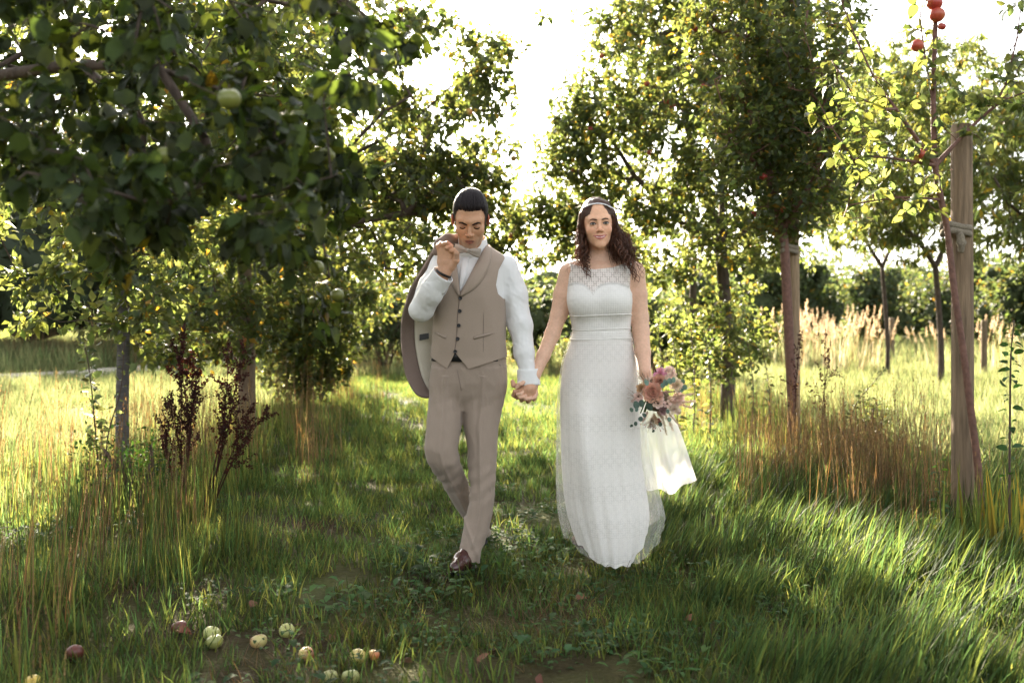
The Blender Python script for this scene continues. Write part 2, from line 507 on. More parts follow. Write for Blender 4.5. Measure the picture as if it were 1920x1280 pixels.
# ragged green and dry growth on the left front and along both tree rows
def d_tall(x, y):
    left = np.clip((-0.85 - 0.16 * (y - 3) - x) / 0.5, 0, 1) * (y < 7.5)
    rows = np.exp(-((np.abs(x) - 2.45) / 0.55) ** 2) * (y > 4.6)
    return in_view(x, y) * np.clip(0.8 * left + 0.75 * rows, 0, 1) * (0.35 + 0.65 * patch(x, y, 1.5, 8))
x, y = field(0.24, (-6, 6), (2.3, 14), d_tall, rg)
lay('tall_grass', x, y, 0.55, 1.0, tall_p, 'tall ragged green grass around the tree rows and at left front')
def d_dry(x, y):
    left = np.clip((-1.2 - 0.16 * (y - 3) - x) / 0.5, 0, 1) * (y > 2.4) * (y < 9) * 0.28
    rrow = np.exp(-((x - 2.1) / 0.42) ** 2) * np.exp(-((y - 6.9) / 1.1) ** 2) * 1.2
    rrow2 = np.exp(-((x - 2.35) / 0.5) ** 2) * (y > 4.3) * 0.3
    lrow = np.exp(-((x + 2.4) / 0.6) ** 2) * (y > 6) * 0.5
    return in_view(x, y) * np.clip(left + rrow + rrow2 + lrow, 0, 1) * (0.3 + 0.7 * patch(x, y, 1.7, 4))
x, y = field(0.22, (-6, 6), (2.2, 14), d_dry, rg)
lay('dry_grass', x, y, 0.6, 1.05, dry_p, 'tall dry straw-coloured grass stems with seed heads')

x, y = field(0.15, (0.8, 3.2), (5.2, 8.6), lambda x, y: 0.95 * np.exp(-((x - 1.98 - .03 * y) / .36) ** 2 - ((y - 6.7) / 1.0) ** 2), rg)
lay('straw_clump', x, y, 0.65, 1.0, dry_p, 'brown dry grass standing round the middle post', tilt=0.1)

# the open field beyond the rows
def d_field(x, y):
    onpath = np.min(np.hypot(x[:, None] - pc[None, :, 0], y[:, None] - pc[None, :, 1]), 1) < 1.5
    return in_view(x, y, 2) * (~onpath) * ((np.abs(x) > 2.9) | (y > 19))
x, y = field(0.52, (-15, 15), (5.5, 24), d_field, rg)
lay('field_grass', x, y, 0.8, 1.25, field_p, 'pale meadow grass of the open field behind the rows', sclmul=0.75 + 0.02 * y)
x, y = field(1.3, (-40, 40), (23, 70), lambda x, y: d_field(x, y), rg)
lay('meadow_grass', x, y, 2.2, 3.2, field_p, 'far pale meadow grass up to the hedgerow')


# broad-leaved ground cover in the middle of the alley
def weed_rosette(rng, n, L, R):
    parts = []
    for _ in range(n):
        a = rng.uniform(0, 6.283); l = L * rng.uniform(0.5, 1.2); w = l * rng.uniform(0.38, 0.6)
        up = rng.uniform(0.2, 1.0)
        d = np.array([math.cos(a), math.sin(a), 0]); s = np.array([-d[1], d[0], 0])
        rr = R * math.sqrt(rng.uniform()); b = rng.uniform(0, 6.283)
        st = np.array([rr * math.cos(b), rr * math.sin(b), rng.uniform(0.0, 0.06)])
        mid = [st + d * l * t + np.array([0, 0, l * up * (t - 0.75 * t * t)]) for t in (0, 0.3, 0.7, 1.0)]
        fold = np.array([0, 0, 0.15 * w])
        V = [mid[0], mid[1], mid[2], mid[3], mid[1] - s * w / 2 + fold, mid[2] - s * w * 0.42 + fold, mid[1] + s * w / 2 + fold, mid[2] + s * w * 0.42 + fold]
        t = [[0, 1, 4], [0, 6, 1], [2, 3, 5], [3, 2, 7]]; q = [[4, 1, 2, 5], [1, 6, 7, 2]]
        parts.append((np.array(V), [np.array(t), np.array(q)], np.array([1, 1, 1]) * rng.uniform(0.7, 1.3) * np.array([rng.uniform(.8, 1.3), 1, rng.uniform(.8, 1.2)])))
    return merge(parts)
weed_p = [proto('weed_rosette', *weed_rosette(rg, 70, 0.030 + 0.005 * i, 0.18), WEED) for i in range(5)]
def d_weed(x, y):
    c = np.exp(-((x - 0.15) / 0.95) ** 2) * np.exp(-((y - 4.3) / 1.3) ** 2)
    return in_view(x, y) * np.clip(1.2 * c + 0.05, 0, 1) * (0.6 + 0.4 * (patch(x, y, 2.2, 12) > 0.42))
x, y = field(0.24, (-2.6, 2.6), (1.7, 8.5), d_weed, rg)
lay('ground_cover', x, y, 0.7, 1.2, weed_p, 'broad-leaved green weeds covering the alley floor')

# ------------------------------------------------------------------ trees
def leaf_template(droop=0.18, fold=0.22, wid=0.5, fine=False):
    """one leaf of length 1 along +y, normal +z"""
    if fine is None:      # small far leaf: four triangles
        V = [(0, 0, 0), (-0.5 * wid, 0.45, 0.5 * fold * wid - droop * .2), (0.5 * wid, 0.45, 0.5 * fold * wid - droop * .2), (0, 0.5, -droop * .25), (0, 1, -droop)]
        return np.array(V, float), np.array([[0, 3, 1], [0, 2, 3], [1, 3, 4], [3, 2, 4]]), np.zeros((0, 4), int)
    if not fine:
        ts = [0.0, 0.3, 0.7, 1.0]; ws = [0.0, 0.5 * wid, 0.40 * wid, 0.0]
    else:
        ts = [0.0, 0.12, 0.3, 0.5, 0.7, 0.88, 1.0]; ws = [0.0, 0.30 * wid, 0.47 * wid, 0.5 * wid, 0.40 * wid, 0.2 * wid, 0.0]
    V, t, q = [], [], []
    n = len(ts)
    for tt in ts: V.append((0, tt, -droop * tt * tt))
    for sgn in (-1, 1):
        o = len(V)
        for i in range(1, n - 1):
            V.append((sgn * ws[i], ts[i] - 0.02, -droop * ts[i] ** 2 + fold * ws[i] + (0.02 * (-1) ** i if fine else 0)))
        L_ = list(range(o, o + n - 2))
        a = [0, 1, L_[0]]; b = [n - 2, n - 1, L_[-1]]
        if sgn > 0: a = a[::-1]; b = b[::-1]
        t += [a[::-1], b[::-1]]
        for i in range(n - 3):
            f = [L_[i], L_[i + 1], i + 2, i + 1]
            q.append(f if sgn > 0 else f[::-1])
    return np.array(V, float), np.array(t), np.array(q)


def leaf_frames(rng, pos, out, up=0.35, droop=0.5, spread=0.8):
    """direction and normal for leaves at pos, growing along 'out' (n,3)"""
    n = len(pos)
    d = out + rng.normal(0, spread, (n, 3)); d[:, 2] += -droop + 0.25
    d = norm(d)
    nn = rng.normal(0, 0.75, (n, 3)); nn[:, 2] += up + 0.6
    nn = norm(nn - d * np.sum(nn * d, 1, keepdims=True))
    return d, nn


def leaf_mesh(pos, d, nn, size, tmpl, cols):
    T, t, q = tmpl
    s = np.cross(d, nn)
    V = pos[:, None, :] + size[:, None, None] * (T[None, :, 0:1] * s[:, None] + T[None, :, 1:2] * d[:, None] + T[None, :, 2:3] * nn[:, None])
    n, m = len(pos), len(T)
    off = (np.arange(n) * m)[:, None, None]
    tt = (t[None] + off).reshape(-1, 3); qq = (q[None] + off).reshape(-1, 4)
    C = np.repeat(cols, m, axis=0)
    return V.reshape(-1, 3), [tt, qq], C


def grow(skeleton, targets, rng, step=0.16, bendf=0.35, wig=0.025):
    """skeleton: list of polylines (first is the trunk, others start on it). returns pos, parent, twig index lists"""
    pos, par = [], []
    for li, line in enumerate(skeleton):
        line = np.asarray(line, float)
        if li == 0: prev = -1
        else:
            prev = int(np.argmin(np.linalg.norm(np.array(pos) - line[0], axis=1)))
            line = line[1:]
        for p in line:
            pos.append(p); par.append(prev); prev = len(pos) - 1
    trunk_top = pos[len(skeleton[0]) - 1]
    tg = np.asarray(targets)
    if len(tg) == 0: return np.array(pos), np.array(par), []
    A = np.array(pos)
    order = np.argsort(np.min(np.linalg.norm(tg[:, None] - A[None], axis=2), 1))
    buf = np.zeros((len(pos) + len(tg) * 14, 3)); buf[:len(pos)] = A; cnt = len(pos)
    base_z = pos[0][2]
    twigs = []
    for ti in order:
        g = tg[ti]
        dv = buf[:cnt] - g
        dist = np.linalg.norm(dv, axis=1)
        cost = dist + np.maximum(0, buf[:cnt, 2] - g[2]) * 0.5 + (buf[:cnt, 2] < base_z + 0.5) * 2
        j = int(np.argmin(cost))
        p0 = buf[j].copy(); L = dist[j]
        if L < 0.05: continue
        pd = norm(p0 - buf[par[j]]) if par[j] >= 0 else np.array([0, 0, 1.0])
        n = int(np.clip(math.ceil(L / step), 2, 10))
        c1 = p0 + (0.6 * norm(g - p0) + bendf * pd) * L * 0.45
        prev = j; idx = []
        for i in range(1, n + 1):
            t = i / n
            q = (1 - t) ** 2 * p0 + 2 * t * (1 - t) * c1 + t * t * g
            if i < n: q = q + rng.normal(0, wig, 3)
            buf[cnt] = q; par.append(prev); prev = cnt; idx.append(cnt); cnt += 1
        twigs.append(idx)
    return buf[:cnt].copy(), np.array(par), twigs


def radii_of(pos, par, tip=0.0028, e=2.2, base=None, ntrunk=0):
    r = np.zeros(len(pos))
    acc = np.zeros(len(pos))
    for i in range(len(pos) - 1, -1, -1):
        r[i] = max(tip, acc[i] ** (1 / e)) * 1.01
        if par[i] >= 0: acc[par[i]] += r[i] ** e
    if base is not None and ntrunk:
        h = np.linspace(0, 1, ntrunk)
        r[:ntrunk] = np.maximum(r[:ntrunk], base * (1 - 0.45 * h))
        # limbs may not outgrow the wood they sit on
    for i in range(len(pos)):
        if par[i] >= 0: r[i] = min(r[i], r[par[i]] * 0.97)
    return r


def ellipsoid_targets(rng, n, c, r, shell=0.35, clump=None, keep=None, zmin=None):
    out = []
    n = int(n * 3.7)
    c = np.asarray(c, float); r = np.asarray(r, float)
    while len(out) < n:
        p = rng.normal(0, 1, 3); p /= np.linalg.norm(p); p *= rng.uniform(shell ** 3, 1) ** (1 / 3)
        q = c + p * r
        if zmin is not None and q[2] < zmin: continue
        if clump is not None and vnoise((q / clump)[None], 21)[0] < rng.uniform(-0.9, 0.12): continue
        if keep is not None and not keep(q): continue
        out.append(q)
    return np.array(out)


def apple_geom(seed=0, rot=0.0):
    nlat, nlon = 8, 12
    V = []
    for i in range(nlat + 1):
        t = math.pi * i / nlat
        rr = math.sin(t) * (1 + 0.08 * math.cos(t)); zz = 0.92 * math.cos(t)
        zz -= 0.30 * math.exp(-(rr / 0.28) ** 2) * (1 if zz > 0 else -0.6)
        for j in range(nlon):
            a = 2 * math.pi * j / nlon
            k = 1 + 0.025 * math.cos(5 * a) * (1 - math.cos(t)) / 2 + 0.02 * math.sin(a * 2 + seed)
            V.append((rr * k * math.cos(a), rr * k * math.sin(a), zz))
    V = np.array(V)
    Fq = [[i * nlon + j, (i + 1) * nlon + j, (i + 1) * nlon + (j + 1) % nlon, i * nlon + (j + 1) % nlon] for i in range(nlat) for j in range(nlon)]
    return V, np.array(Fq)


def apple_mesh(name, c1, c2, seed):
    V, Fq = apple_geom(seed)
    b = np.clip(0.5 + 0.7 * V[:, 0] + 0.4 * vnoise(V * 2.5, seed), 0, 1)[:, None]
    col = np.array(c1) * (1 - b) + np.array(c2) * b
    stemV, sq, st = polytube([(0, 0, 0.6), (0.05, 0, 0.95), (0.14, 0.03, 1.2)], [0.05, 0.04, 0.05], 5)
    VV, FF, CC = merge([(V, [Fq], col), (stemV, [sq, st], (0.08, 0.05, 0.03))])
    return mesh_data(name, VV, FF, APPLE, True, CC)


GREEN_A = (0.125, 0.145, 0.030); YEL_A = (0.45, 0.36, 0.09); RED_A = (0.36, 0.040, 0.030); ORG_A = (0.50, 0.18, 0.06)
APPLES = {'green': [apple_mesh('apple', GREEN_A, (0.15, 0.16, 0.035), s) for s in (1, 2)],
          'mixed': [apple_mesh('apple', YEL_A, ORG_A, 3), apple_mesh('apple', ORG_A, RED_A, 4), apple_mesh('apple', GREEN_A, YEL_A, 5)],
          'red': [apple_mesh('apple', RED_A, (0.5, 0.09, 0.05), 6), apple_mesh('apple', RED_A, (0.46, 0.12, 0.05), 7)]}

TM = [leaf_template(0.18, 0.35, 0.56, None), leaf_template(0.35, 0.2, 0.58, None)]
TM_FINE = [leaf_template(0.25, 0.28, 0.62, True), leaf_template(0.45, 0.18, 0.66, True), leaf_template(0.1, 0.4, 0.58, True), leaf_template(0.6, 0.3, 0.6, True)]
TM_NARROW = leaf_template(0.35, 0.3, 0.28, None)


def leaf_cols(rng, n, odd=0.03):
    c = np.ones((n, 3)) * rng.uniform(0.7, 1.35, (n, 1)) * np.c_[rng.uniform(0.85, 1.2, n), np.ones(n), rng.uniform(0.7, 1.3, n)]
    k = rng.uniform(0, 1, n) < odd
    c[k] = c[k] * np.array([3.0, 1.6, 0.8])
    return c


def build_tree(name, base, skeleton, targets, seed, label, leaf_n=36, leaf_size=0.084, leaf_mat=None, bark=None, trunk_r=0.05,
               tmpl=None, leaf_len=0.5, group=None, apples=0, akind='mixed', asize=0.028, n_obj=0, droop=0.5, spread=0.8, tip=0.0028,
               sides=8, cat='tree', near_key=None, odd=0.03, split_trunk=True, wig=0.025, leaf_off=0.11):
    rng = np.random.default_rng(seed)
    root = empty(name, base, label, cat, group)
    pos, par, twigs = grow(skeleton, targets, rng, wig=wig)
    nt_ = len(skeleton[0])
    r = radii_of(pos, par, tip=tip, base=trunk_r, ntrunk=nt_)
    # trunk
    tv, tq, tt = polytube(smooth_line(pos[:nt_], nt_ * 4), np.interp(np.linspace(0, nt_ - 1, nt_ * 4), np.arange(nt_), r[:nt_]), sides)
    tv = tv + 0.012 * (trunk_r / 0.06) * vnoise(tv * 9, seed)[:, None] * norm(tv - tv.mean(0)) * np.array([1, 1, 0])
    adopt(root, mesh_obj('trunk', tv, [tq, tt], bark or BARK))
    big, small = [], []
    for i in range(nt_, len(pos)):
        if par[i] < 0: continue
        s = (pos[par[i]], pos[i], min(r[par[i]], r[i] * 1.6), r[i])
        (big if r[i] > 0.007 else small).append(s)
    parts = []
    for seg, sd in ((big, 6), (small, 3)):
        if seg:
            v, f = tubes(seg, sd); parts.append((v, [f]))
    if parts:
        v, f, c = merge(parts)
        adopt(root, mesh_obj('branches', v, f, bark if bark in (BARK, BARK_RED) else BARK))
    # leaves
    LP, LO = [], []
    for idx in twigs:
        pts = pos[idx]
        if len(pts) < 2: continue
        seg = np.linalg.norm(np.diff(pts, axis=0), axis=1); cum = np.r_[0, np.cumsum(seg)]
        L = cum[-1]; n = max(3, int(leaf_n * 0.80 * rng.uniform(0.5, 1.4)))
        tpar = L - np.minimum(L, leaf_len) * rng.uniform(0, 1, n) ** 1.1
        p = np.stack([np.interp(tpar, cum, pts[:, k]) for k in range(3)], 1)
        tw = norm(pts[-1] - pts[max(0, len(pts) - 3)])
        o = norm(rng.normal(0, 1, (n, 3))); o = o - tw * np.sum(o * tw, 1, keepdims=True) * 0.7 + tw * 0.5
        LP.append(p + norm(o) * rng.uniform(0.005, leaf_off, (n, 1))); LO.append(norm(o))
    if LP:
        LP = np.concatenate(LP); LO = np.concatenate(LO)
        d, nn = leaf_frames(rng, LP, LO, droop=droop, spread=spread)
        sz = leaf_size * rng.uniform(0.55, 1.2, len(LP))
        cols = leaf_cols(rng, len(LP), odd)
        single = np.zeros(len(LP), bool)
        if n_obj:
            key = near_key(LP) if near_key else LP[:, 1] - 0.0
            key = key + rng.uniform(0, 0.25, len(LP))
            single[np.argsort(key)[:n_obj]] = True
        tm = tmpl or TM
        rest = np.where(~single)[0]
        if len(rest):
            parts = []
            for k, T in enumerate(tm):
                sel = rest[k::len(tm)]
                if len(sel): parts.append(leaf_mesh(LP[sel], d[sel], nn[sel], sz[sel], T, cols[sel]))
            v, f, c = merge(parts)
            cr = adopt(root, mesh_obj('crown', v, f, leaf_mat or LEAF, col=c)); cr['kind'] = 'stuff'
        if n_obj:
            variants = []
            for k in range(10):
                T = tm[k % len(tm)] if tm is not TM else TM_FINE[k % 4]
                variants.append(mesh_data('leaf', T[0], [T[1], T[2]], leaf_mat or LEAF, True, np.repeat(leaf_cols(rng, 1, 0.0), len(T[0]), axis=0)))
            bl = np.array(base, float)
            for q, i in enumerate(np.where(single)[0]):
                o = bpy.data.objects.new('leaf', variants[q % 10])
                s = np.cross(d[i], nn[i])
                M = np.eye(4); M[:3, 0] = s * sz[i]; M[:3, 1] = d[i] * sz[i]; M[:3, 2] = nn[i] * sz[i]; M[:3, 3] = LP[i] - bl
                o.matrix_local = Matrix(M.tolist())
                link(o, root)
    # fruit hangs under twigs
    if apples and twigs:
        ks = rng.choice(len(twigs), min(apples, len(twigs)), replace=False)
        for q in ks:
            p = pos[twigs[q][int(len(twigs[q]) * 0.6)]]
            put_apple(root, p + rng.normal(0, 0.03, 3) + np.array([0, 0, -0.035]), asize * rng.uniform(0.85, 1.2), akind, rng)
    return root, pos, twigs


def put_apple(root, p, size, kind, rng):
    o = bpy.data.objects.new('apple', APPLES[kind][rng.integers(len(APPLES[kind]))])
    o.location = [float(a) for a in (np.asarray(p) - np.array(root.location))]
    o.scale = (size,) * 3
    o.rotation_euler = (rng.normal(0, 0.3), rng.normal(0, 0.3), rng.uniform(0, 6.28))
    return link(o, root)


def line(*pts):
    return [P(*p) for p in pts]


def base_at(px, Y):
    b = P(px, 600, Y); return np.array([b[0], Y, float(gz(b[0], Y))])


rt = np.random.default_rng(5)
# --- left row
b = base_at(229, 6.7)
sk = [np.array([b - [0, 0, .1], b + [0, 0, .5], b + [0.01, 0, 1.1], b + [0.0, 0, 1.7], b + [0.05, 0.05, 2.2], b + [0.05, 0.1, 2.9]])]
tg = np.concatenate([ellipsoid_targets(rt, 150, b + [0.15, 0.1, 2.6], (1.55, 1.5, 1.25), clump=0.5, zmin=1.55),
                     ellipsoid_targets(rt, 6, P(290, 600, 6.5), (0.35, 0.4, 0.35)),
                     ellipsoid_targets(rt, 6, P(120, 555, 6.5), (0.45, 0.4, 0.25))])
build_tree('apple_tree', b, sk, tg, 31, 'apple tree with straight grey trunk beside the leafy sucker and dark red dock', leaf_n=34,
           bark=BARK_GREY, trunk_r=0.05, group='orchard apple trees', apples=14, akind='mixed', asize=0.03, n_obj=120)
b = base_at(463, 9.4)
sk = [np.array([b - [0, 0, .1], b + [0, 0, .6], b + [0.0, 0, 1.2], b + [-.02, 0, 1.8], b + [0.1, 0, 2.6], b + [.2, 0, 3.4]]),
      [b + [-.02, 0, 1.6], P(600, 330, 9.2), P(720, 210, 9.0), P(770, 180, 9.0)],
      [b + [0.02, 0, 1.7], P(640, 300, 9.8), P(760, 240, 10), P(860, 150, 10), P(960, 80, 10.1), P(1030, 30, 10.2)],
      [b + [-.02, 0, 1.5], P(640, 420, 9.0), P(760, 400, 9.0), P(850, 330, 9.0)]]
tg = np.concatenate([ellipsoid_targets(rt, 215, b + [0.55, 0.1, 2.75], (2.1, 1.7, 1.65), clump=0.55, zmin=1.3),
                     ellipsoid_targets(rt, 26, P(800, 340, 9.2), (0.6, 0.5, 0.35)),
                     ellipsoid_targets(rt, 16, P(920, 420, 10.2), (0.42, 0.4, 0.45), shell=.1),
                     ellipsoid_targets(rt, 30, P(815, 150, 9.3), (0.75, 0.4, 0.7), shell=.1, clump=.4),
                     np.array([P(760 + 280 * t, 250 - 220 * t + rt.normal(0, 16), 10 + rt.normal(0, .15)) for t in rt.uniform(0, 1, 26)]),
                     ellipsoid_targets(rt, 22, P(390, 600, 9.0), (0.7, 0.5, 0.5))])
SD = np.array(sun_dir)
def gap(t, pts, r):
    """cut tunnels in the crown, shaped to let sun rim-light both heads"""
    ok = np.ones(len(t), bool)
    for q in pts:
        w = t - np.array(q); along = w @ SD
        ok &= np.linalg.norm(w - along[:, None] * SD, axis=1) > r
    return t[ok]
SLIT = [(-.2, 4.6, 1.60), (.44, 4.7, 1.56)]  # heads of the couple; sun tunnels added in two crowns for rim light
tg = gap(tg, SLIT, .27)
build_tree('apple_tree', b, sk, tg, 32, 'apple tree with bare tan trunk and spreading crown behind the groom', leaf_n=36,
           bark=BARK_TAN, trunk_r=0.088, group='orchard apple trees', apples=46, akind='mixed', asize=0.03, n_obj=90)
b = base_at(572, 12.6)
sk = [np.array([b - [0, 0, .1], b + [0, 0, .6], b + [0.0, 0, 1.3], b + [0, 0, 2.2], b + [0, 0, 3.2]])]
tg = np.concatenate([ellipsoid_targets(rt, 150, b + [0.2, 0, 2.6], (1.7, 1.4, 1.6), clump=0.6),
                     ellipsoid_targets(rt, 110, b + [0.0, -.2, 0.95], (0.75, 0.7, 0.85), shell=0.1)])
tg = gap(tg, SLIT, .27)
build_tree('apple_tree', b, sk, tg, 33, 'bushy dark apple tree leafed down to the ground left of the groom', leaf_n=36,
           bark=BARK, trunk_r=0.07, group='orchard apple trees', apples=10, akind='mixed')
b = base_at(640, 16.2)
sk = [np.array([b - [0, 0, .1], b + [0, 0, .9], b + [0.0, 0, 1.9], b + [0, 0, 3.0]])]
tg = ellipsoid_targets(rt, 70, b + [0.1, 0, 2.5], (1.6, 1.5, 1.6), clump=0.6)
build_tree('apple_tree', b, sk, tg, 34, 'far apple tree glimpsed beyond the dark bushy one', leaf_n=34, trunk_r=0.07, group='orchard apple trees', leaf_size=0.09)

# --- right row
b = base_at(1362, 10.9)
sk = [np.array([b - [0, 0, .1], b + [0.02, 0, .5], b + [0.0, 0, 1.1], P(1352, 470, 10.9), P(1352, 440, 10.9)]),
      [P(1352, 445, 10.9), P(1310, 330, 10.7), P(1280, 200, 10.6), P(1270, 60, 10.6)],
      [P(1352, 445, 10.9), P(1390, 440, 11), P(1440, 400, 11.2), P(1480, 300, 11.4), P(1500, 150, 11.5)],
      [P(1352, 460, 10.9), P(1280, 420, 11.3), P(1190, 330, 11.5), P(1120, 220, 11.6)],
      [P(1352, 440, 10.9), P(1355, 340, 11.3), P(1390, 200, 11.6), P(1400, 40, 11.7)]]
tg = np.concatenate([ellipsoid_targets(rt, 300, P(1330, 250, 11), (1.75, 1.6, 1.75), clump=0.55, zmin=1.35),
                     ellipsoid_targets(rt, 45, P(1080, 330, 11), (0.5, 0.7, 0.9), clump=0.5),
                     ellipsoid_targets(rt, 14, P(1010, 420, 11.4), (0.4, 0.4, 0.55), shell=.1),
                     ellipsoid_targets(rt, 18, P(1340, 640, 10.6), (0.75, 0.5, 0.50), shell=0.05),
                     ellipsoid_targets(rt, 60, P(1330, 20, 11), (1.5, 1.3, 0.8), clump=0.5)])
build_tree('apple_tree', b, sk, tg, 35, 'large apple tree with forked dark trunk behind the bride', leaf_n=36,
           bark=BARK, trunk_r=0.085, group='orchard apple trees', apples=44, akind='red', asize=0.032, n_obj=90)
b = base_at(1487, 8.15)
sk = [np.array([P(1492, 860, 8.1), P(1484, 720, 8.1), P(1476, 560, 8.1), P(1467, 430, 8.1), P(1440, 320, 8.1), P(1405, 200, 8.1), P(1400, 60, 8.1)]),
      [P(1440, 330, 8.1), P(1480, 250, 8.2), P(1500, 120, 8.3), P(1520, -20, 8.3)],
      [P(1450, 360, 8.1), P(1380, 280, 7.9), P(1340, 150, 7.8)],
      [P(1455, 380, 8.1), P(1530, 330, 7.9), P(1545, 200, 7.8)]]
tg = np.concatenate([ellipsoid_targets(rt, 130, P(1450, 260, 8.1), (0.62, 0.55, 0.85), clump=0.4, shell=0.15),
                     ellipsoid_targets(rt, 70, P(1440, 60, 8.1), (0.75, 0.6, 0.7), clump=0.4, shell=0.15)])
build_tree('apple_tree', b, sk, tg, 36, 'slim young apple tree tied to the middle wooden post', leaf_n=26, droop=0.2,
           bark=BARK_RED, trunk_r=0.024, group='orchard apple trees', apples=9, akind='red', asize=0.03, n_obj=120, leaf_size=0.072)
b = base_at(1300, 15.0)
sk = [np.array([b - [0, 0, .1], b + [0, 0, .9], b + [0.0, 0, 1.9], b + [0, 0, 3.0]])]
tg = ellipsoid_targets(rt, 75, b + [0.0, 0, 2.7], (1.9, 1.5, 1.9), clump=0.6)
build_tree('apple_tree', b, sk, tg, 37, 'far apple tree hidden behind the one beside the bride', leaf_n=34, trunk_r=0.07, group='orchard apple trees', leaf_size=0.09)

# --- narrow-leaved trees further right
for (px, Y, cx, cy, rr, n, sd, lab) in ((1762, 17.0, 1720, 270, (2.4, 1.8, 2.0), 230, 41, 'peach tree with drooping narrow leaves behind the near post'),
                                       (1662, 19.5, 1620, 300, (2.0, 1.8, 1.8), 170, 42, 'thin peach tree left of the near post, in the dry grass'),
                                       (2010, 13.5, 1990, 330, (1.75, 1.4, 1.35), 130, 43, 'peach tree leaning in at the right edge')):
    b = base_at(px, Y); c = P(cx, cy, Y)
    fork = P(px - 8, 500, Y)
    sk = [np.array([b - [0, 0, .1], b + [0.03, 0, .5], 0.5 * (b + fork) + [0.03, 0, 0.2], fork]),
          [fork, P(px - 40, 450, Y - .3), P(px - 120, 380, Y - .5), c + [-1.2, -.3, .2]],
          [fork, P(px + 20, 440, Y + .3), P(px + 40, 330, Y + .5), c + [.6, .3, .8]]]
    tg = ellipsoid_targets(rt, n, c, rr, clump=0.7, shell=0.3)
    build_tree('peach_tree', b, sk, tg, sd, lab, leaf_n=34, leaf_size=0.16, leaf_mat=LEAF_PALE, tmpl=[TM_NARROW], trunk_r=0.065 if px != 1662 else 0.05,
               group='peach trees in the field', droop=1.1, spread=0.6, leaf_len=0.7)

# --- foreground tree whose branches hang into the upper left
poly = np.array([(-150, 330), (60, 350), (150, 430), (215, 470), (320, 450), (400, 440), (470, 465), (520, 450), (590, 430), (650, 370), (640, 300), (560, 240),
                 (600, 190), (680, 170), (790, 150), (840, 60), (700, -60), (-150, -120)], float)
def inside(px, py):
    c = False; j = len(poly) - 1
    for i in range(len(poly)):
        xi, yi = poly[i]; xj, yj = poly[j]
        if (yi > py) != (yj > py) and px < (xj - xi) * (py - yi) / (yj - yi) + xi: c = not c
        j = i
    return c
tg = []
while len(tg) < 190:
    px, py = rt.uniform(-150, 800), rt.uniform(-120, 470)
    if inside(px, py): tg.append(P(px, py, rt.uniform(1.95, 3.3)))
for t in np.linspace(0, 1, 14): tg.append(P(598 + 28 * t + rt.normal(0, 14), 430 + 190 * t, 2.75 + .05 * t))
for (qx, qy) in ((230, 480), (250, 470), (210, 470), (330, 440), (460, 470), (480, 455), (510, 440), (660, 320), (690, 330), (640, 350), (560, 470), (530, 455)): tg.append(P(qx, qy, rt.uniform(2.4, 2.8)))
tg = np.array(tg)
b = np.array([-2.7, 3.3, float(gz(-2.7, 3.3))])
sk = [np.array([b - [0, 0, .1], b + [0.02, 0, .6], b + [0.0, 0, 1.3], b + [0.05, 0, 1.8], b + [.1, -.1, 2.4], b + [.1, -.1, 3.2]]),
      [b + [0.05, 0, 1.7], P(-60, 150, 3.0), P(150, 120, 2.8), P(300, 130, 2.7), P(420, 170, 2.65), P(500, 260, 2.7)],
      [b + [.1, -.1, 2.4], P(0, -90, 2.7), P(250, -60, 2.5), P(500, 0, 2.6), P(650, 30, 2.7), P(760, 80, 2.7)],
      [P(150, 120, 2.8), P(270, 230, 2.7), P(265, 330, 2.7), P(210, 405, 2.7)],
      [P(300, 130, 2.7), P(385, 260, 2.6), P(410, 340, 2.6), P(455, 375, 2.6), P(545, 350, 2.6)],
      [P(500, 260, 2.7), P(560, 340, 2.7), P(600, 430, 2.75), P(618, 520, 2.8)]]
far_t = ellipsoid_targets(rt, 75, b + [0.5, -.1, 3.0], (2.2, 2.1, 1.1), clump=0.6, zmin=1.9)
fpx = 960 + far_t[:, 0] / np.maximum(far_t[:, 1], .3) * F; fpy = HOR - (far_t[:, 2] - CAM_H) / np.maximum(far_t[:, 1], .3) * F
far_t = far_t[(far_t[:, 1] > 1.0) & ((fpx < -60) | (fpy < -60) | ((fpx < 520) & (fpy < 200) & (far_t[:, 1] > 2.6)))]
def nk(p):
    px = 960 + p[:, 0] / p[:, 1] * F; py = HOR - (p[:, 2] - CAM_H) / p[:, 1] * F
    vis = (px > 0) & (px < 850) & (py > 0) & (py < 700)
    return p[:, 1] + 10 * (~vis)
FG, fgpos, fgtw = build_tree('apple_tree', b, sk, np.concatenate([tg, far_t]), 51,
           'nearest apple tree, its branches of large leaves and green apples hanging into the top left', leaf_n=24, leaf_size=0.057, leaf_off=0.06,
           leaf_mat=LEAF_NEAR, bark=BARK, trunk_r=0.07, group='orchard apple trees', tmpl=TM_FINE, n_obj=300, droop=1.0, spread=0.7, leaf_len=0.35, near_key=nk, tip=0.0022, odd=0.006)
ra = np.random.default_rng(3)
for (px, py, w, Y) in ((204, 213, 40, 2.75), (312, 292, 48, 2.45), (239, 327, 36, 2.9), (367, 355, 34, 2.9), (295, 325, 28, 3.1), (430, 186, 55, 2.3), (612, 292, 42, 2.7),
                       (592, 395, 34, 2.9), (594, 502, 36, 2.9), (632, 553, 32, 3.0), (478, 45, 26, 3.2), (587, 566, 28, 3.1)):
    put_apple(FG, P(px, py, Y - .3), .80 * w / F * (Y - .3) / 2, 'green', ra)
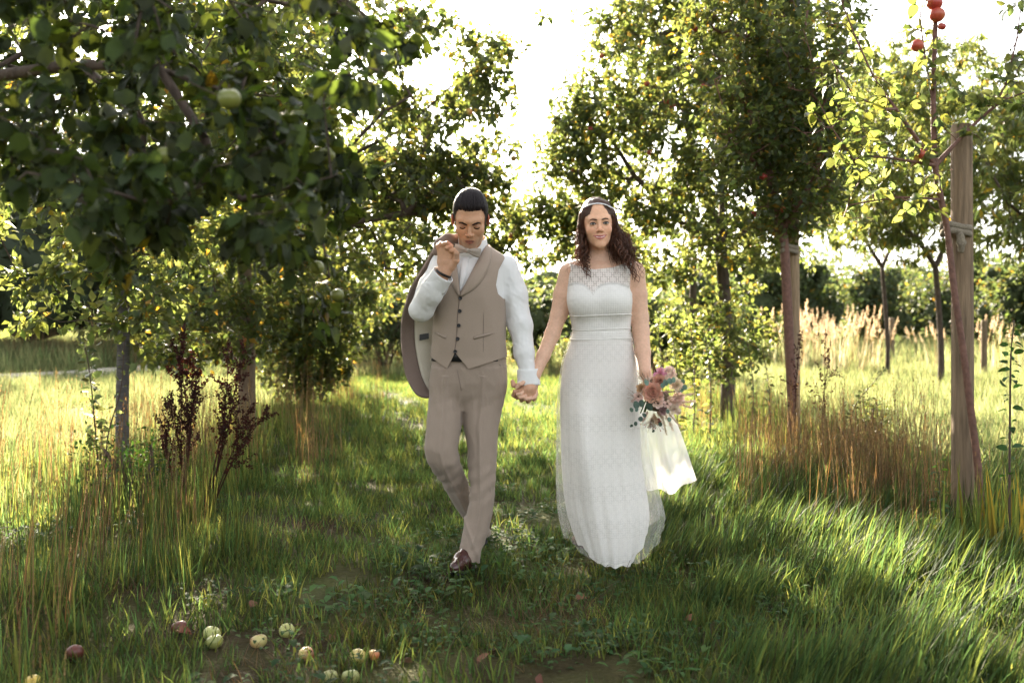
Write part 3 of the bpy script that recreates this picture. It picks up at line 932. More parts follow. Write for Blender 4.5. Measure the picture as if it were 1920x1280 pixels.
# ------------------------------------------------------------------ background growth
LEAF_MASS = pbr('leaf_mass', (0.050, 0.064, 0.026), rough=0.7, var=0.75, vscale=7, bump=1.0, bscale=9, spec=0.2, trans=0.2, tcol=(2.5, 2.3, 1.2))
def bush(name, c, r, seed, label, n=1500, size=0.10, mat=None, cat='bush', group=None, stems=7, pale=1.0, core=True):
    """c = centre on the ground, r = (rx, ry, height)"""
    rng = np.random.default_rng(seed)
    base = np.array([c[0], c[1], float(gz(c[0], c[1]))])
    root = empty(name, base, label, cat, group)
    lobes = []
    for _ in range(9):
        a = rng.uniform(0, 6.283); q = rng.uniform(0.15, 0.75)
        lobes.append((base + np.array([math.cos(a) * r[0] * q, math.sin(a) * r[1] * q, r[2] * rng.uniform(0.3, 0.78)]), np.array([r[0], r[1], r[2] * 0.8]) * rng.uniform(0.28, 0.5)))
    LP, LO = [], []
    for k in range(n // 25):
        c0, rr = lobes[rng.integers(len(lobes))]
        dv = norm(rng.normal(0, 1, 3)); p = c0 + dv * rr * rng.uniform(0.65, 1.05)
        if p[2] < base[2] + 0.08: p[2] = base[2] + rng.uniform(0.1, 0.5)
        pts = p + rng.normal(0, 1, (25, 3)) * 0.14 * np.mean(r)
        LP.append(pts); LO.append(np.repeat(dv[None], 25, 0))
    LP = np.concatenate(LP); LO = np.concatenate(LO)
    LP[:, 2] = np.maximum(LP[:, 2], base[2] + 0.03)
    d, nn = leaf_frames(rng, LP, LO, droop=0.4)
    v, f, cc = leaf_mesh(LP, d, nn, size * rng.uniform(0.6, 1.3, len(LP)), TM[0], leaf_cols(rng, len(LP)) * pale)
    fo = adopt(root, mesh_obj('foliage', v, f, mat or LEAF_BUSH, col=cc)); fo['kind'] = 'stuff'
    cores = []
    for c0, rr in lobes:                    # the dense twiggy heart of the bush
        for _ in range(5):
            v0, f0 = apple_geom(1)
            dv = norm(rng.normal(0, 1, 3))
            v0 = v0 * rr * rng.uniform(.25, .5, 3) + c0 + dv * rr * .45; v0 = v0 + (.30 * np.mean(rr) * vnoise(v0 * 2.6 / np.mean(rr), seed))[:, None]
            v0[:, 2] = np.maximum(v0[:, 2], base[2] + .02)
            cores.append((v0, [f0]))
    if core:
        v, f, cc = merge(cores)
        o = adopt(root, mesh_obj('inner_foliage', v, f, LEAF_MASS, col=cc)); o['kind'] = 'stuff'
    for k in range(stems):
        c0, rr = lobes[k % len(lobes)]
        st = base + np.array([rng.normal(0, 0.1 * r[0]), rng.normal(0, .1 * r[1]), -0.05])
        pl = smooth_line([st, st * 0.5 + c0 * 0.5 + np.array([0, 0, 0.15 * r[2]]), c0 + np.array([0, 0, 0.4 * rr[2]])], 7)
        tv, tq, tt = polytube(pl, np.linspace(0.03, 0.008, 7), 5)
        adopt(root, mesh_obj('stem', tv, [tq, tt], TWIG))
    return root


def gp(px, Y):
    return ((px - 960) / F * Y, Y)


bush('bush', gp(725, 21), (0.75, 0.6, 1.75), 61, 'dark rounded bush seen between the left row and the groom', n=2600, size=0.09)
bush('bush', gp(660, 25), (1.6, 0.9, 2.3), 62, 'tall pale bush behind the dark rounded one, left of the groom', n=3000, size=0.095, pale=1.2)
bush('bush', gp(1022, 22), (0.8, 0.7, 1.75), 63, 'green bush between the groom and the bride', n=2200, size=0.09)
bush('bush', gp(940, 30), (1.6, 1.0, 2.2), 64, 'far hedge bush just behind the groom', n=4600, size=0.17, pale=1.2)
bush('bush', gp(1120, 31), (1.8, 1.0, 2.5), 65, 'far hedge bush hidden behind the bride', n=4600, size=0.17, pale=1.2)
bush('bush', gp(1235, 19), (0.9, 0.8, 1.6), 66, 'sunlit bush right of the bride behind her bouquet', n=2600, size=0.09, pale=1.1)
bush('bush', gp(1290, 27), (1.7, 1.0, 2.4), 67, 'pale far bush right of the bride below the apple tree', n=4600, size=0.17, pale=1.1)
bush('bush', gp(1450, 33), (2.6, 1.2, 3.9), 68, 'pale far bush behind the middle wooden post', n=4600, size=0.17, pale=1.1)
bush('bush', gp(1580, 36), (2.6, 1.2, 3.4), 69, 'grey green far bush between the two peach trees', n=4600, size=0.17)
bush('bush', gp(1700, 40), (3.0, 1.3, 3.8), 70, 'wide far bush left of the near wooden post', n=4600, size=0.17)
bush('bush', gp(1840, 38), (2.6, 1.3, 3.9), 71, 'wide far bush right of the near wooden post', n=4600, size=0.17)
bush('bush', gp(1930, 30), (2.0, 1.3, 3.2), 72, 'far bush cut by the right edge of the picture', n=4600, size=0.17)
bush('bush', gp(300, 27), (1.6, 1.0, 2.6), 73, 'yellow green bush between the grey and tan trunks', n=3000, size=0.095, pale=1.1)
bush('bush', gp(400, 30), (1.8, 1.0, 2.4), 74, 'pale bush right behind the dark red dock', n=4600, size=0.17, pale=1.1)
bush('bush', gp(520, 26), (1.5, 1.0, 2.3), 75, 'far bush right of the tan trunk', n=3000, size=0.095)

# the dark wood at the far left reads as one mass
rw = np.random.default_rng(81)
parts = []
for k in range(44):
    X = rw.uniform(-30, -7.5); Y = rw.uniform(31, 40); h = rw.uniform(5.0, 8.0)
    n = 520
    p = np.c_[X + rw.normal(0, .9, n), Y + rw.normal(0, .8, n), rw.uniform(0.15, 1, n) ** 0.8 * h]
    d, nn = leaf_frames(rw, p, norm(p - np.array([X, Y, h * .5])), droop=0.5)
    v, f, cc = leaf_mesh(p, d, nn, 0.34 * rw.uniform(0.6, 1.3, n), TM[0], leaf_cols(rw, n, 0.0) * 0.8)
    parts.append((v, f, cc))
    v0, f0 = apple_geom(k)
    v0 = v0 * np.array([1.5, 1.2, h * .42]) + np.array([X, Y + .6, h * .48]); v0 = v0 + (.55 * vnoise(v0 * 1.1, 4))[:, None]
    parts.append((v0, [f0], (1, 1, 1)))
v, f, cc = merge(parts)
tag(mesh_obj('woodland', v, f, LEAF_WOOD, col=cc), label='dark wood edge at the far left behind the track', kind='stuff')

# far hedgerow all along the horizon
parts = []
for k in range(120):
    a = rw.uniform(-0.72, 0.72); Y = rw.uniform(62, 95); X = a * Y; h = rw.uniform(3.5, 7.0)
    n = 250
    p = np.c_[X + rw.normal(0, 1.7, n), Y + rw.normal(0, 1.2, n), rw.uniform(0.05, 1, n) * h]
    d, nn = leaf_frames(rw, p, norm(p - np.array([X, Y, h * .4])), droop=0.5)
    v, f, cc = leaf_mesh(p, d, nn, 0.45 * rw.uniform(0.6, 1.3, n), TM[0], leaf_cols(rw, n, 0.0))
    parts.append((v, f, cc))
    v0, f0 = apple_geom(k)
    v0 = v0 * np.array([2.6, 1.2, h * .42]) + np.array([X, Y + .8, h * .40]); v0 = v0 + (.6 * vnoise(v0 * .8, 4))[:, None]
    parts.append((v0, [f0], (1, 1, 1)))
v, f, cc = merge(parts)
tag(mesh_obj('hedgerow', v, f, LEAF_BUSH, col=cc), label='far hedgerow along the horizon', kind='stuff')

# reed grass with pale plumes behind the right row
PLUME = pbr('reed_plume', (0.46, 0.39, 0.27), rough=0.8, var=0.2, vscale=6, spec=0.1, trans=0.5, tcol=(1.4, 1.3, 1.2), objrand=0.25)
def reed(rng):
    parts = [blades(rng, 9, 0.7, 1.25, 0.012, 0.10, 0.18, 0.3, [(0.55, 0.75, 0.6), (0.8, 0.85, 0.75), (1, 1, 1)], segs=4)]
    for _ in range(5):
        h = rng.uniform(1.0, 1.5); a = rng.uniform(0, 6.28)
        b0 = np.array([math.cos(a), math.sin(a), 0]) * 0.08
        tip = b0 + np.array([rng.normal(0, .1) + 0.12, rng.normal(0, .1), h])
        v, q, t = polytube([b0, (b0 + tip) / 2, tip], [0.004, 0.003, 0.002], 3, False)
        parts.append((v, [q], (1, 1, 0.9)))
        for j in range(46):
            u = rng.uniform(0, 1); p = tip - np.array([0.05, 0, 0.26]) * u
            o = norm(rng.normal(0, 1, 3) + np.array([0.5, 0, 0.9])) * rng.uniform(0.03, 0.075) * (0.4 + u)
            s = norm(np.cross(o, rng.normal(0, 1, 3))) * 0.006
            parts.append((np.array([p - s, p + s, p + o]), [np.array([[0, 1, 2]])], (1.05, 1, 1.0)))
    return merge(parts)
reed_p = [proto('reed_tuft', *reed(rg), PLUME) for _ in range(4)]
x, y = field(0.34, (5.8, 10.8), (18.5, 24.5), lambda x, y: np.clip(1.2 - np.abs(y - 21.0 - 0.1 * x) / 2.6, 0, 1) * (0.35 + 0.65 * (patch(x, y, 0.5, 2) > 0.4)) * 0.42, rg)
lay('reed_bed', x, y, 0.75, 1.15, reed_p, 'pale reed grass with feathery plumes behind the posts', tilt=0.08)
x, y = field(0.6, (-3.2, 4), (19, 27), lambda x, y: 0.6 + 0 * x, rg)
lay('straw_grass', x, y, 0.7, 1.0, dry_p, 'straw coloured tall grass in the far middle')
x, y = field(0.6, (-15.5, -5.0), (25, 31), lambda x, y: 0.8 + 0 * x, rg)
lay('verge_grass', x, y, 1.0, 1.6, dry_p, 'brown grass verge in front of the far left wood')
# ------------------------------------------------------------------ implicit-surface modelling for bodies and clothes
def s_cap(p, a, b, ra, rb=None):
    rb = ra if rb is None else rb
    a = np.asarray(a, float); b = np.asarray(b, float); ab = b - a
    t = np.clip(((p - a) @ ab) / (ab @ ab + 1e-12), 0, 1)
    return np.linalg.norm(p - a - t[:, None] * ab, axis=1) - (ra + t * (rb - ra))


def s_chain(p, pts, rs, k=0.01):
    d = None
    for i in range(len(pts) - 1):
        e = s_cap(p, pts[i], pts[i + 1], rs[i], rs[i + 1])
        d = e if d is None else smin(d, e, k)
    return d


def s_ell(p, c, r):
    r = np.asarray(r, float); q = (p - np.asarray(c, float))
    k0 = np.linalg.norm(q / r, axis=1); k1 = np.linalg.norm(q / (r * r), axis=1)
    return k0 * (k0 - 1) / np.maximum(k1, 1e-9)


def smin(a, b, k):
    h = np.maximum(k - np.abs(a - b), 0) / k
    return np.minimum(a, b) - h * h * k * 0.25


def smax(a, b, k):
    return -smin(-a, -b, k)


class Stack:
    """elliptic cross-sections stacked in height; rows: (py, left px, right px, Y, half depth)"""
    def __init__(self, rows, grow=0.0, power=2.2):
        R = []
        for py, l, r, Y, ry in rows:
            a, b = P(l, py, Y), P(r, py, Y)
            R.append((a[2], (a[0] + b[0]) / 2, Y, (b[0] - a[0]) / 2, ry))
        R = np.array(sorted(R))
        zz = np.linspace(R[0, 0], R[-1, 0], 160)
        f = np.stack([np.interp(zz, R[:, 0], R[:, k]) for k in range(1, 5)], 1)
        ker = np.hanning(13)[1:-1]; ker /= ker.sum()
        pad = len(ker) // 2
        f = np.stack([np.convolve(np.pad(f[:, k], pad, mode='edge'), ker, 'valid') for k in range(4)], 1)
        self.z, self.f, self.g, self.pw = zz, f, grow, power

    def at(self, z):
        return [np.interp(z, self.z, self.f[:, k]) for k in range(4)]

    def sdf(self, p, cap=True, grow=None):
        g = self.g if grow is None else grow
        cx, cy, rx, ry = self.at(p[:, 2]); rx = rx + g; ry = ry + g
        k = (np.abs((p[:, 0] - cx) / rx) ** self.pw + np.abs((p[:, 1] - cy) / ry) ** self.pw) ** (1 / self.pw)
        d = (k - 1) * np.minimum(rx, ry)
        if cap:
            d = np.maximum(d, np.maximum(p[:, 2] - self.z[-1], self.z[0] - p[:, 2]))
        return d

    def front(self, px, py, off=0.0):
        """point on the front surface seen at pixel (px,py)"""
        Y = float(self.f[:, 1].mean() - self.f[:, 3].mean())
        for _ in range(6):
            w = P(px, py, Y)
            cx, cy, rx, ry = [float(v) for v in self.at(w[2])]
            u = min(abs((w[0] - cx) / (rx + self.g)), 0.985)
            Y = cy - (ry + self.g + off) * (1 - u ** self.pw) ** (1 / self.pw)
        return P(px, py, Y)


def surfnet(f, lo, hi, h, proj=1, c=5):
    """naive surface nets of the implicit function f in a box; returns verts, quads"""
    lo = np.asarray(lo, float); hi = np.asarray(hi, float)
    n = (np.ceil((hi - lo) / (h * c)).astype(int)) * c
    nc = n // c
    cc = [lo[k] + (np.arange(nc[k]) + 0.5) * h * c - 0.5 * h for k in range(3)]
    CP = np.stack(np.meshgrid(*cc, indexing='ij'), -1).reshape(-1, 3)
    dc = f(CP).astype(np.float32)
    D = np.repeat(np.repeat(np.repeat(dc.reshape(nc), c, 0), c, 1), c, 2)
    near = np.where(np.abs(dc) < h * c * 0.9 + .005)[0]
    ci = np.stack(np.unravel_index(near, nc), 1)
    o = np.stack(np.meshgrid(*[np.arange(c)] * 3, indexing='ij'), -1).reshape(-1, 3)
    for s in range(0, len(ci), 2500):
        idx = (ci[s:s + 2500, None, :] * c + o[None]).reshape(-1, 3)
        D[idx[:, 0], idx[:, 1], idx[:, 2]] = f(lo + idx * h)
    S = D < 0
    cell = S[:-1, :-1, :-1].astype(np.int8)
    for a in (0, 1):
        for b in (0, 1):
            for e in (0, 1):
                if a + b + e: cell = cell + S[a:n[0] - 1 + a, b:n[1] - 1 + b, e:n[2] - 1 + e]
    act = (cell > 0) & (cell < 8)
    I = np.stack(np.where(act), 1)
    vid = np.full(act.shape, -1, np.int32); vid[act] = np.arange(len(I))
    corners = np.array([(a, b, e) for a in (0, 1) for b in (0, 1) for e in (0, 1)])
    acc = np.zeros((len(I), 3)); cnt = np.zeros(len(I))
    val = {tuple(k): D[I[:, 0] + k[0], I[:, 1] + k[1], I[:, 2] + k[2]] for k in corners}
    for k in corners:
        for ax in range(3):
            if k[ax] == 0:
                k2 = k.copy(); k2[ax] = 1
                v0, v1 = val[tuple(k)], val[tuple(k2)]
                m = (v0 < 0) != (v1 < 0)
                t = np.where(m, v0 / np.where(m, v0 - v1, 1), 0)
                q = np.repeat(k[None].astype(float), len(I), 0); q[:, ax] = t
                acc += q * m[:, None]; cnt += m
    V = lo + (I + acc / cnt[:, None]) * h
    quads = []
    for ax in range(3):
        u, w = (ax + 1) % 3, (ax + 2) % 3
        sl0 = [slice(None)] * 3; sl1 = [slice(None)] * 3
        sl0[ax] = slice(0, n[ax] - 1); sl1[ax] = slice(1, n[ax])
        a, b = S[tuple(sl0)], S[tuple(sl1)]
        E = np.stack(np.where(a != b), 1)
        E = E[(E[:, u] > 0) & (E[:, w] > 0) & (E[:, u] < n[u] - 1) & (E[:, w] < n[w] - 1)]
        fl = a[E[:, 0], E[:, 1], E[:, 2]]
        def g(du, dw):
            q = E.copy(); q[:, u] -= du; q[:, w] -= dw
            return vid[q[:, 0], q[:, 1], q[:, 2]]
        Q = np.stack([g(1, 1), g(0, 1), g(0, 0), g(1, 0)], 1)
        Q[~fl] = Q[~fl][:, ::-1]
        quads.append(Q)
    Q = np.concatenate(quads); Q = Q[(Q >= 0).all(1)]
    for _ in range(proj):
        e = h * 0.3; d0 = f(V)
        g = np.stack([(f(V + np.eye(3)[k] * e) - d0) / e for k in range(3)], 1)
        V = V - g * (np.clip(d0, -h, h) / np.maximum((g * g).sum(1), 0.2))[:, None]
    return V, Q


def near_min(p, d, c, r, fn, k):
    """blend in the parts fn near point c only (saves work)"""
    m = ((p - np.asarray(c)) ** 2).sum(1) < r * r
    if m.any(): d[m] = smin(d[m], fn(p[m]), k)
    return d


def cut_mesh(V, Q, s):
    """keep the side s > 0 of a quad mesh; rim vertices slide to s = 0"""
    keep = s > 0
    nk = keep[Q].sum(1)
    Qm = Q[(nk > 0) & (nk < 4)]
    acc = np.zeros((len(V), 3)); cnt = np.zeros(len(V))
    for a, b, w in ((0, 1, 1), (1, 2, 1), (2, 3, 1), (3, 0, 1), (0, 2, 1e-4), (1, 3, 1e-4)):
        for i, j in ((a, b), (b, a)):
            A, B = Qm[:, i], Qm[:, j]
            m = keep[A] & ~keep[B]; A, B = A[m], B[m]
            t = s[A] / (s[A] - s[B] + 1e-9)
            np.add.at(acc, B, w * (V[A] + (V[B] - V[A]) * t[:, None])); np.add.at(cnt, B, w)
    V = V.copy(); mv = cnt > 0
    V[mv] = acc[mv] / cnt[mv][:, None]
    Q = Q[nk > 0]
    used = np.unique(Q); m = np.full(len(V), -1); m[used] = np.arange(len(used))
    return V[used], m[Q]


def keep_faces(V, Q, mask):
    """mask per vertex: keep faces whose every vertex is kept; drop loose vertices"""
    Q = Q[mask[Q].all(1)]
    used = np.unique(Q); m = np.full(len(V), -1); m[used] = np.arange(len(used))
    return V[used], m[Q]


def proj_px(V):
    return 960 + V[:, 0] / V[:, 1] * F, HOR - (V[:, 2] - CAM_H) / V[:, 1] * F


def in_poly(px, py, pol):
    c = np.zeros(len(px), bool); j = len(pol) - 1
    for i in range(len(pol)):
        xi, yi = pol[i]; xj, yj = pol[j]
        if yi != yj:
            c ^= ((yi > py) != (yj > py)) & (px < (xj - xi) * (py - yi) / (yj - yi) + xi)
        j = i
    return c


def rotx(a):
    c, s = math.cos(a), math.sin(a); return np.array([[1, 0, 0], [0, c, -s], [0, s, c]])
def roty(a):
    c, s = math.cos(a), math.sin(a); return np.array([[c, 0, s], [0, 1, 0], [-s, 0, c]])
def rotz(a):
    c, s = math.cos(a), math.sin(a); return np.array([[c, -s, 0], [s, c, 0], [0, 0, 1]])


class Head:
    def __init__(self, c, R, s, female):
        self.c, self.R, self.s, self.fem = np.asarray(c, float), R, s, female

    def loc(self, p): return ((p - self.c) @ self.R) / self.s
    def wor(self, q): return (np.asarray(q, float) * self.s) @ self.R.T + self.c

    def sdf(self, p):
        q = self.loc(p)
        m = np.abs(q); m = np.c_[m[:, 0], q[:, 1], q[:, 2]]          # mirrored
        fem = self.fem
        d = s_ell(q, (0, .015, .030), (.074, .094, .090))
        d = smin(d, s_ell(q, (0, -.020, -.032), (.0565 if fem else .0565, .070, .086)), .03)
        d = smin(d, s_cap(m, (.035 if fem else .043, .006, -.048), (.010, -.068, -.098), .014, .012 if fem else .014), .03)
        d = smin(d, s_ell(q, (0, -.074, -.100), (.017 if fem else .022, .015, .015)), .02)
        d = smin(d, s_ell(m, (.036, -.060, -.030) if fem else (.038, -.058, -.026), (.020, .018, .018)), .03)
        d = smin(d, s_cap(m, (0, -.083, .021), (.040, -.066, .022), .009 if fem else .011), .02)
        d = smax(d, -s_ell(m, (.031, -.102, -.001), (.019, .021, .0125)), .012)
        d = smin(d, s_ell(m, (.031, -.0745, -.001), (.0150, .0125, .0115)), .005)
        d = smin(d, s_cap(q, (0, -.084, .012), (0, -.1065, -.030), .0058, .0088), .009)
        d = smin(d, s_ell(q, (0, -.1075, -.031), (.0095 if fem else .011, .0095, .0085)), .006)
        d = smin(d, s_ell(m, (.0115, -.0955, -.036), (.0068 if fem else .008, .008, .0065)), .006)
        d = smin(d, s_ell(q, (0, -.073, -.064), (.030, .019, .024)), .016)
        cz = .006 if fem else 0.0
        d = smin(d, s_cap(m, (0, -.0925, -.0605), (.021, -.0825, -.0635 + cz), .0042, .002), .004)
        d = smin(d, s_cap(m, (0, -.0905, -.0745), (.016, -.0830, -.0705 + cz * .7), .0055, .0025), .004)
        ear = s_ell(m @ rotz(-0.35).T, np.array((.0775, .016, -.004)) @ rotz(-0.35).T, (.0055, .018, .031))
        d = smin(d, ear, .006)
        return d * self.s

    def mouth_z(self, x):
        return -.0675 + (16.0 * x * x if self.fem else 2 * x * x)

    def colors(self, V, skin, lip):
        q = self.loc(V)
        C = np.repeat(np.asarray(skin, float)[None], len(V), 0)
        ax = np.abs(q[:, 0])
        front = q[:, 1] < -.05
        # warm cheeks and nose; ears redder, sun glowing through put in the colour
        ch = np.exp(-(((ax - .042) / .02) ** 2 + ((q[:, 2] + .03) / .02) ** 2)) * front
        ns = np.exp(-((ax / .013) ** 2 + ((q[:, 2] + .034) / .014) ** 2)) * front
        er = np.exp(-(((ax - .08) / .012) ** 2 + ((q[:, 2]) / .04) ** 2))
        C *= 1 - np.outer((0.3 if self.fem else .12) * ch + (0.35 if self.fem else .15) * ns + 0.9 * er, (0.02, 0.34, 0.34))
        C = C * (1 - er[:, None] * .8) + np.array((.62, .20, .12)) * er[:, None] * .8
        if not self.fem:                    # beard shadow
            bs = np.exp(-(((q[:, 2] + .085) / .03) ** 2)) * (q[:, 1] < -.02) * (ax < .06)
            C *= 1 - np.outer(bs, (0.30, 0.24, 0.16))
        dz = q[:, 2] - self.mouth_z(q[:, 0])
        w = .022 if self.fem else .021
        lipm = (ax < w) & front & (dz < .0085 * (1 - (ax / w) ** 2) + .001) & (dz > -.0105 * (1 - (ax / w) ** 2) - .001)
        if self.fem: lipm &= False
        C[lipm] = lip
        gap = (not self.fem) & (ax < w * .95) & front & (np.abs(dz) < (.0028 if self.fem else .0016))
        C[gap] = (0.62, 0.58, 0.53) if self.fem else (0.10, 0.05, 0.04)
        if self.fem:                        # laugh lines: crease shade put into the skin colour
            ln = np.exp(-(((ax - (.017 - .85 * (q[:, 2] + .040))) / .0035) ** 2)) * front * (q[:, 2] < -.036) * (q[:, 2] > -.062)
            C *= 1 - np.outer(.30 * ln, (.6, 1, 1))
        # eye sockets browner and darker: recess shade put into the skin colour
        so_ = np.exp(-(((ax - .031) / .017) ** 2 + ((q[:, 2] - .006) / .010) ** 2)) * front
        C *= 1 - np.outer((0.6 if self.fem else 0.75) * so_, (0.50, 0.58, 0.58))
        return C


def strip(hd, pts, widths, off=0.0, thick=0.0015):
    """a narrow raised strip on the face through local points (x,z) laid on the head surface"""
    L = []
    for (x, z) in pts:
        lo, hi = -0.14, -0.03          # march in y
        ys = np.linspace(lo, hi, 160)
        w = hd.wor(np.c_[np.full(160, x), ys, np.full(160, z)])
        d = hd.sdf(w); i = np.argmax(d < 0)
        L.append((x, ys[i] - off, z))
    L = np.array(L); n = len(L)
    t = norm(np.gradient(L, axis=0)); out = np.array([0, -1.0, 0]); s = norm(np.cross(t, out))
    W = np.asarray(widths)[:, None]
    a = L + s * W; b = L - s * W; mid = L + out * thick
    V = hd.wor(np.concatenate([a, mid, b])); k = np.arange(n - 1)
    return V, np.concatenate([np.stack([k, k + 1, n + k + 1, n + k], 1), np.stack([n + k, n + k + 1, 2 * n + k + 1, 2 * n + k], 1)])


def eye_patch(hd, side):
    """open eye: almond of white, iris and pupil on the eyeball"""
    c = np.array([.031 * side, -.0745, -.001])
    U, Wn = 26, 10
    V, C = [], []
    for i in range(U):
        u = -1 + 2 * i / (U - 1)
        top = .0068 * (1 - abs(u) ** 2.2) + .0008 * u * side; bot = -.0048 * (1 - abs(u) ** 2.2) + .0008 * u * side
        for j in range(Wn):
            v = bot + (top - bot) * j / (Wn - 1)
            x = .0150 * u
            y = -math.sqrt(max(0, 1 - (x / .0182) ** 2 - (v / .0130) ** 2)) * .0142
            V.append(c + np.array([x, y, v]))
            rr = math.hypot(x, v - .0004)
            col = (0.40, 0.37, 0.35)
            if rr < .0064: col = (0.050, 0.042, 0.026)
            if rr < .0026: col = (0.008, 0.008, 0.008)
            if v > top - .0016 or v < bot + .0008: col = (0.06, 0.04, 0.035)
            C.append(col)
    k = np.array([[i * Wn + j, (i + 1) * Wn + j, (i + 1) * Wn + j + 1, i * Wn + j + 1] for i in range(U - 1) for j in range(Wn - 1)])
    return hd.wor(np.array(V)), k, np.array(C)


SKIN = pbr('skin', (1, 1, 1), rough=0.5, var=0.10, vscale=90, bump=0.05, bscale=400, spec=0.35, subsurf=0.12)
HAIR_M = pbr('dark_hair', (0.013, 0.010, 0.010), rough=0.6, var=0.3, vscale=60, bump=0.5, bscale=220, spec=0.22, stretch=(1, 0.1, 0.25))
HAIR_F = pbr('brown_curls', (0.068, 0.032, 0.018), rough=0.45, var=0.35, vscale=50, bump=0.4, bscale=200, spec=0.35, trans=0.3, tcol=(3.0, 2.2, 1.6))
SHIRT = pbr('white_cotton', (0.80, 0.80, 0.79), rough=0.75, var=0.02, vscale=30, bump=0.25, bscale=45, spec=0.2, trans=0.12, tcol=(1, 1, 1))
WOOL = pbr('taupe_wool', (0.290, 0.230, 0.182), rough=0.85, var=0.10, vscale=420, bump=0.25, bscale=700, spec=0.15, sheen=0.15)
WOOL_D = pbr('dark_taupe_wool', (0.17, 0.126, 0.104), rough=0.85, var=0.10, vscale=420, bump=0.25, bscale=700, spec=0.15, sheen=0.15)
LINING = pbr('cream_lining', (0.56, 0.51, 0.41), rough=0.45, var=0.06, vscale=12, bump=0.3, bscale=20, spec=0.4)
TIE = pbr('oatmeal_linen', (0.33, 0.28, 0.23), rough=0.8, var=0.15, vscale=500, bump=0.4, bscale=600)
LEATHER = pbr('oxblood_leather', (0.055, 0.018, 0.016), rough=0.25, var=0.15, vscale=40, spec=0.6, coat=0.3)
BLACK = pbr('black_plastic', (0.012, 0.012, 0.014), rough=0.35, var=0.1, vscale=40, spec=0.5)
EYE = pbr('eye', (1, 1, 1), rough=0.2, var=0.0, vscale=10, spec=0.6)


def lace_material(name, see=0.0, base=(0.89, 0.87, 0.83), amt=0.14):
    """white lace: bands of small diamonds and holes; see = how far one sees through the holes"""
    m = pbr(name, base, rough=0.8, var=0.04, vscale=80, spec=0.15, trans=0.22, tcol=(1, 1, 1), attr=False)
    nt = m.node_tree; N = nt.nodes; L = nt.links
    bs = N['Principled BSDF']; out = N['Material Output']
    tc = N.new('ShaderNodeTexCoord'); sp = N.new('ShaderNodeSeparateXYZ'); L.new(tc.outputs['Object'], sp.inputs[0])
    def M(op, a, b=None):
        n = N.new('ShaderNodeMath'); n.operation = op
        for i, v in enumerate((a, b)):
            if v is None: continue
            if isinstance(v, (int, float)): n.inputs[i].default_value = v
            else: L.new(v, n.inputs[i])
        return n.outputs[0]
    k = 2 * math.pi / 0.021
    s1 = M('SINE', M('MULTIPLY', M('ADD', sp.outputs[0], sp.outputs[2]), k))
    s2 = M('SINE', M('MULTIPLY', M('SUBTRACT', sp.outputs[0], sp.outputs[2]), k))
    holes = M('MULTIPLY', s1, s2)
    k2 = 2 * math.pi / 0.085
    b1 = M('SINE', M('MULTIPLY', M('ADD', sp.outputs[0], sp.outputs[2]), k2))
    b2 = M('SINE', M('MULTIPLY', M('SUBTRACT', sp.outputs[0], sp.outputs[2]), k2))
    big = M('MULTIPLY', b1, b2)
    pat = M('ADD', M('MULTIPLY', holes, 0.6), M('MULTIPLY', M('ABSOLUTE', big), 0.6))
    nz_ = N.new('ShaderNodeTexNoise'); nz_.inputs['Scale'].default_value = 14; L.new(tc.outputs['Object'], nz_.inputs['Vector'])
    band = M('GREATER_THAN', M('ADD', M('SINE', M('MULTIPLY', sp.outputs[2], 2 * math.pi / .16)), M('MULTIPLY', nz_.outputs['Fac'], .8)), .35)
    hole = M('MULTIPLY', M('LESS_THAN', pat, .18), M('ADD', M('MULTIPLY', band, .6), .4))
    shade = M('SUBTRACT', 1.0, M('MULTIPLY', hole, amt))
    sc_ = N.new('ShaderNodeVectorMath'); sc_.operation = 'SCALE'
    src0 = bs.inputs['Base Color'].links[0].from_socket
    L.new(src0, sc_.inputs[0]); L.new(shade, sc_.inputs['Scale']); L.new(sc_.outputs[0], bs.inputs['Base Color'])
    bp = N.new('ShaderNodeBump'); bp.inputs['Strength'].default_value = 0.22; bp.inputs['Distance'].default_value = 0.003
    L.new(pat, bp.inputs['Height']); L.new(bp.outputs[0], bs.inputs['Normal'])
    if see:
        tr = N.new('ShaderNodeBsdfTransparent')
        mx = N.new('ShaderNodeMixShader')
        fac = M('MULTIPLY', M('LESS_THAN', pat, 0.06), see)
        fac2 = M('ADD', fac, 0.10)
        L.new(fac2, mx.inputs[0])
        src = out.inputs['Surface'].links[0].from_socket
        L.new(src, mx.inputs[1]); L.new(tr.outputs[0], mx.inputs[2]); L.new(mx.outputs[0], out.inputs['Surface'])
    return m


LACE = lace_material('white_lace')
LACE_FINE = lace_material('fine_lace', 0.0, amt=0.05)
LACE_SHEER = lace_material('sheer_lace', 0.30)
def tulle_material(name, op, base=(0.88, 0.86, 0.83)):
    m = pbr(name, base, rough=0.9, var=0.0, vscale=20, spec=0.05, trans=0.5, tcol=(1, 1, 1), attr=False)
    N = m.node_tree.nodes; L = m.node_tree.links; out = N['Material Output']
    tr = N.new('ShaderNodeBsdfTransparent'); mx = N.new('ShaderNodeMixShader'); mx.inputs[0].default_value = op
    src = out.inputs['Surface'].links[0].from_socket
    L.new(tr.outputs[0], mx.inputs[1]); L.new(src, mx.inputs[2]); L.new(mx.outputs[0], out.inputs['Surface'])
    return m
TULLE = tulle_material('tulle', 0.24)
TULLE2 = tulle_material('tulle_train', 0.8)


def solid(o, t, off=-1):
    md = o.modifiers.new('thickness', 'SOLIDIFY'); md.thickness = t; md.offset = off
    return o


def finger(p, pts, r0, r1):
    n = len(pts); return s_chain(p, pts, np.linspace(r0, r1, n), 0.004)


# ================================================================== the groom
YG = 4.65
def g(px, py, dy=0.0): return P(px, py, YG + dy)

